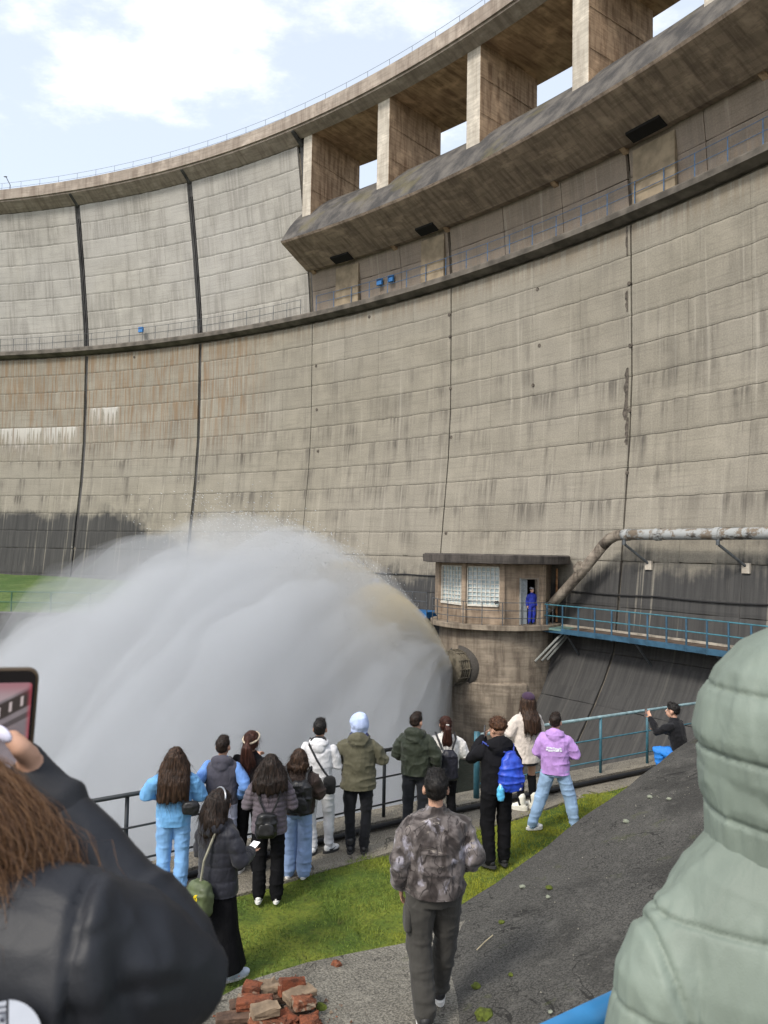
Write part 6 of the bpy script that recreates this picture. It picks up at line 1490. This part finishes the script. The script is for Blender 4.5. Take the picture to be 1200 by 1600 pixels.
# stones, moss tufts and a twig on the slope
def lump(r, seed):
    bm = bmesh.new(); bmesh.ops.create_icosphere(bm, subdivisions=2, radius=1); r2 = random.Random(seed)
    for v_ in bm.verts: v_.co *= r * r2.uniform(.82, 1.15)
    for v_ in bm.verts: v_.co.z *= .62
    me = bpy.data.meshes.new('lump'); bm.to_mesh(me); bm.free(); return me
def slope_hit(px, py):
    r = ray(px, py); lo = 3.0
    for k in range(800):
        t_ = lo + k * .015; p = r * (t_ / r[1]) + [0, 0, CZ]
        if p[2] <= max(slope_z(p[0], p[1]) if (np.array(p[:2]) - SA) @ SNRM > 0 else -9, apron_z(p[0], p[1]) if p[1] < 7.2 else -9): return p
    return p
sm_, gm_ = plain('pale_stone', (.20, .215, .165), .9, .3, 20), plain('moss_tuft', (.075, .095, .012), .95, .4, 30, bump=.8)
for i, (px, py, r, lab) in enumerate(((816, 1385, .030, 'pale round stone on the upper part of the concrete slope'), (856, 1401, .022, 'small pale stone right of the round one on the slope'), (1015, 1245, .035, 'pale stone near the top of the concrete slope'), (1045, 1248, .028, 'small stone beside the green hood, high on the slope'), (860, 1581, .018, 'white pebble low on the concrete slope'), (978, 1283, .035, 'stone halfway up the slope beside its left edge'))):
    o = obj('stone', lump(r, i), sm_); o.location = slope_hit(px, py); tag(o, lab, 'stone', 'stones on the slope')
for i, (px, py, r, lab) in enumerate(((858, 1386, .035, 'dark moss tuft among the stones on the slope'), (784, 1440, .03, 'single moss tuft in the middle of the slope'), (757, 1585, .075, 'big moss tuft at the foot of the slope by the walking man'), (744, 1540, .04, 'moss tuft at the lower left rim of the slope'), (500, 1573, .05, 'round dark moss tuft beside the brick pile'), (798, 1522, .022, 'tiny yellow moss tuft low on the slope'))):
    o = obj('moss_tuft', lump(r, 40 + i), gm_); o.location = slope_hit(px, py) + np.array([0, 0, -.005]); tag(o, lab, 'moss', 'moss tufts')
a, b = slope_hit(745, 1486), slope_hit(770, 1463); tag(MB().tube([a + [0, 0, .01], (a + b) / 2 + [0, 0, .016], b + [0, 0, .01]], .005, 6).build('twig', plain('dry_twig', (.34, .29, .19), .9)), 'thin dry twig lying on the concrete slope', 'twig')
# grit and crumbs scattered over slope and apron
r2 = np.random.default_rng(12); V = []; F = []
for q in range(600):
    px, py = r2.uniform(480, 1080), r2.uniform(1260, 1600); p = slope_hit(px, py) if False else None
    x = r2.uniform(-1.4, 5.0); y = r2.uniform(4.2, 11.5); d = (np.array([x, y]) - SA)
    if d @ SNRM > .05: z = slope_z(x, y)
    elif y < 6.6: z = apron_z(x, y)
    else: continue
    s = r2.uniform(.003, .009); o = len(V); c = np.array([x, y, z + s * .3])
    for b_ in ((1, 0, -.4), (-.5, .87, -.4), (-.5, -.87, -.4), (.1, .1, .7)): V.append(c + np.array(b_) * s * r2.uniform(.7, 1.3))
    F += [(o, o + 2, o + 1), (o, o + 1, o + 3), (o + 1, o + 2, o + 3), (o + 2, o, o + 3)]
tag(obj('grit', mesh(V, F), plain('grit', (.19, .18, .145), .9, .5, 3, obj_space=False)), 'loose pale grit scattered on the concrete', 'grit', kind='stuff')
# grass blades on the strip between path and concrete
def blades(n, seed):
    r2 = np.random.default_rng(seed); X = r2.uniform(-4.2, 4.6, n); Y = r2.uniform(5.2, 13.2, n)
    E2 = np.array(edge); ok = Y < FY(X) - .84 + path_taper(X) * 1.18 + r2.normal(0, .025, n) - .12 * vnoise(np.c_[X * 1.3, X * 0 + .74, X * 0], 1, 5)
    ok &= Y > np.interp(X, E2[:, 0], E2[:, 1]) + r2.normal(-.03, .03, n)
    d = np.c_[X, Y] - SA; ok &= (d @ SNRM < r2.normal(.0, .025, n)) 
    den = fbm(np.c_[X, Y, X * 0], 1.4, 3, 9); ok &= r2.uniform(0, 1, n) < .55 + .8 * den + .35
    X, Y = X[ok], Y[ok]; m_ = len(X); Z = grass_h(X, Y) - .004
    hgt = r2.uniform(.012, .045, m_) * np.clip(1 + 1.3 * fbm(np.c_[X, Y, X * 0], 3.2, 3, 14), .35, 2.4); w = r2.uniform(0, 6.28, m_); wd_ = r2.uniform(.003, .006, m_); lx, ly = r2.normal(0, .45, m_) * hgt, r2.normal(0, .45, m_) * hgt
    V = np.empty((m_, 3, 3)); V[:, 0] = np.c_[X - np.cos(w) * wd_, Y - np.sin(w) * wd_, Z]; V[:, 1] = np.c_[X + np.cos(w) * wd_, Y + np.sin(w) * wd_, Z]; V[:, 2] = np.c_[X + lx, Y + ly, Z + hgt]
    me = bpy.data.meshes.new('blades'); me.vertices.add(m_ * 3); me.vertices.foreach_set('co', V.ravel()); me.loops.add(m_ * 3); me.loops.foreach_set('vertex_index', np.arange(m_ * 3)); me.polygons.add(m_); me.polygons.foreach_set('loop_start', np.arange(m_) * 3); me.polygons.foreach_set('loop_total', np.full(m_, 3)); me.update(calc_edges=True); return me
def mk_blade():
    t = NT('grass_blade'); g = t.geo(); n = t.noise(g, 1.0, 4, .6); f_ = t.noise(g, 60, 2)
    x, y, z = t.sep(g)
    dry = t.rng(t.math('ADD', t.math('MULTIPLY', x, .28), t.math('MULTIPLY', n, 1.3)), .55, 1.1)
    c = t.mix(t.rng(f_, .3, .7), (.06, .11, .02), (.185, .245, .038)); c = t.mix(t.math('MULTIPLY', dry, .8), c, (.27, .27, .022)); c = t.mix(t.math('MULTIPLY', t.rng(t.noise(g, 6.0, 4, .6), .52, .66), .6), c, (.03, .055, .012)); c = t.mix(t.math('MULTIPLY', t.rng(t.noise(g, 3.4, 5, .65), .56, .70), .7), c, (.10, .085, .035)); t.col(c); return t.fin(.7, 0, .25)
tag(obj('grass', blades(230000, 4), mk_blade()), 'short moss green grass between the path and the concrete', 'grass', kind='stuff')
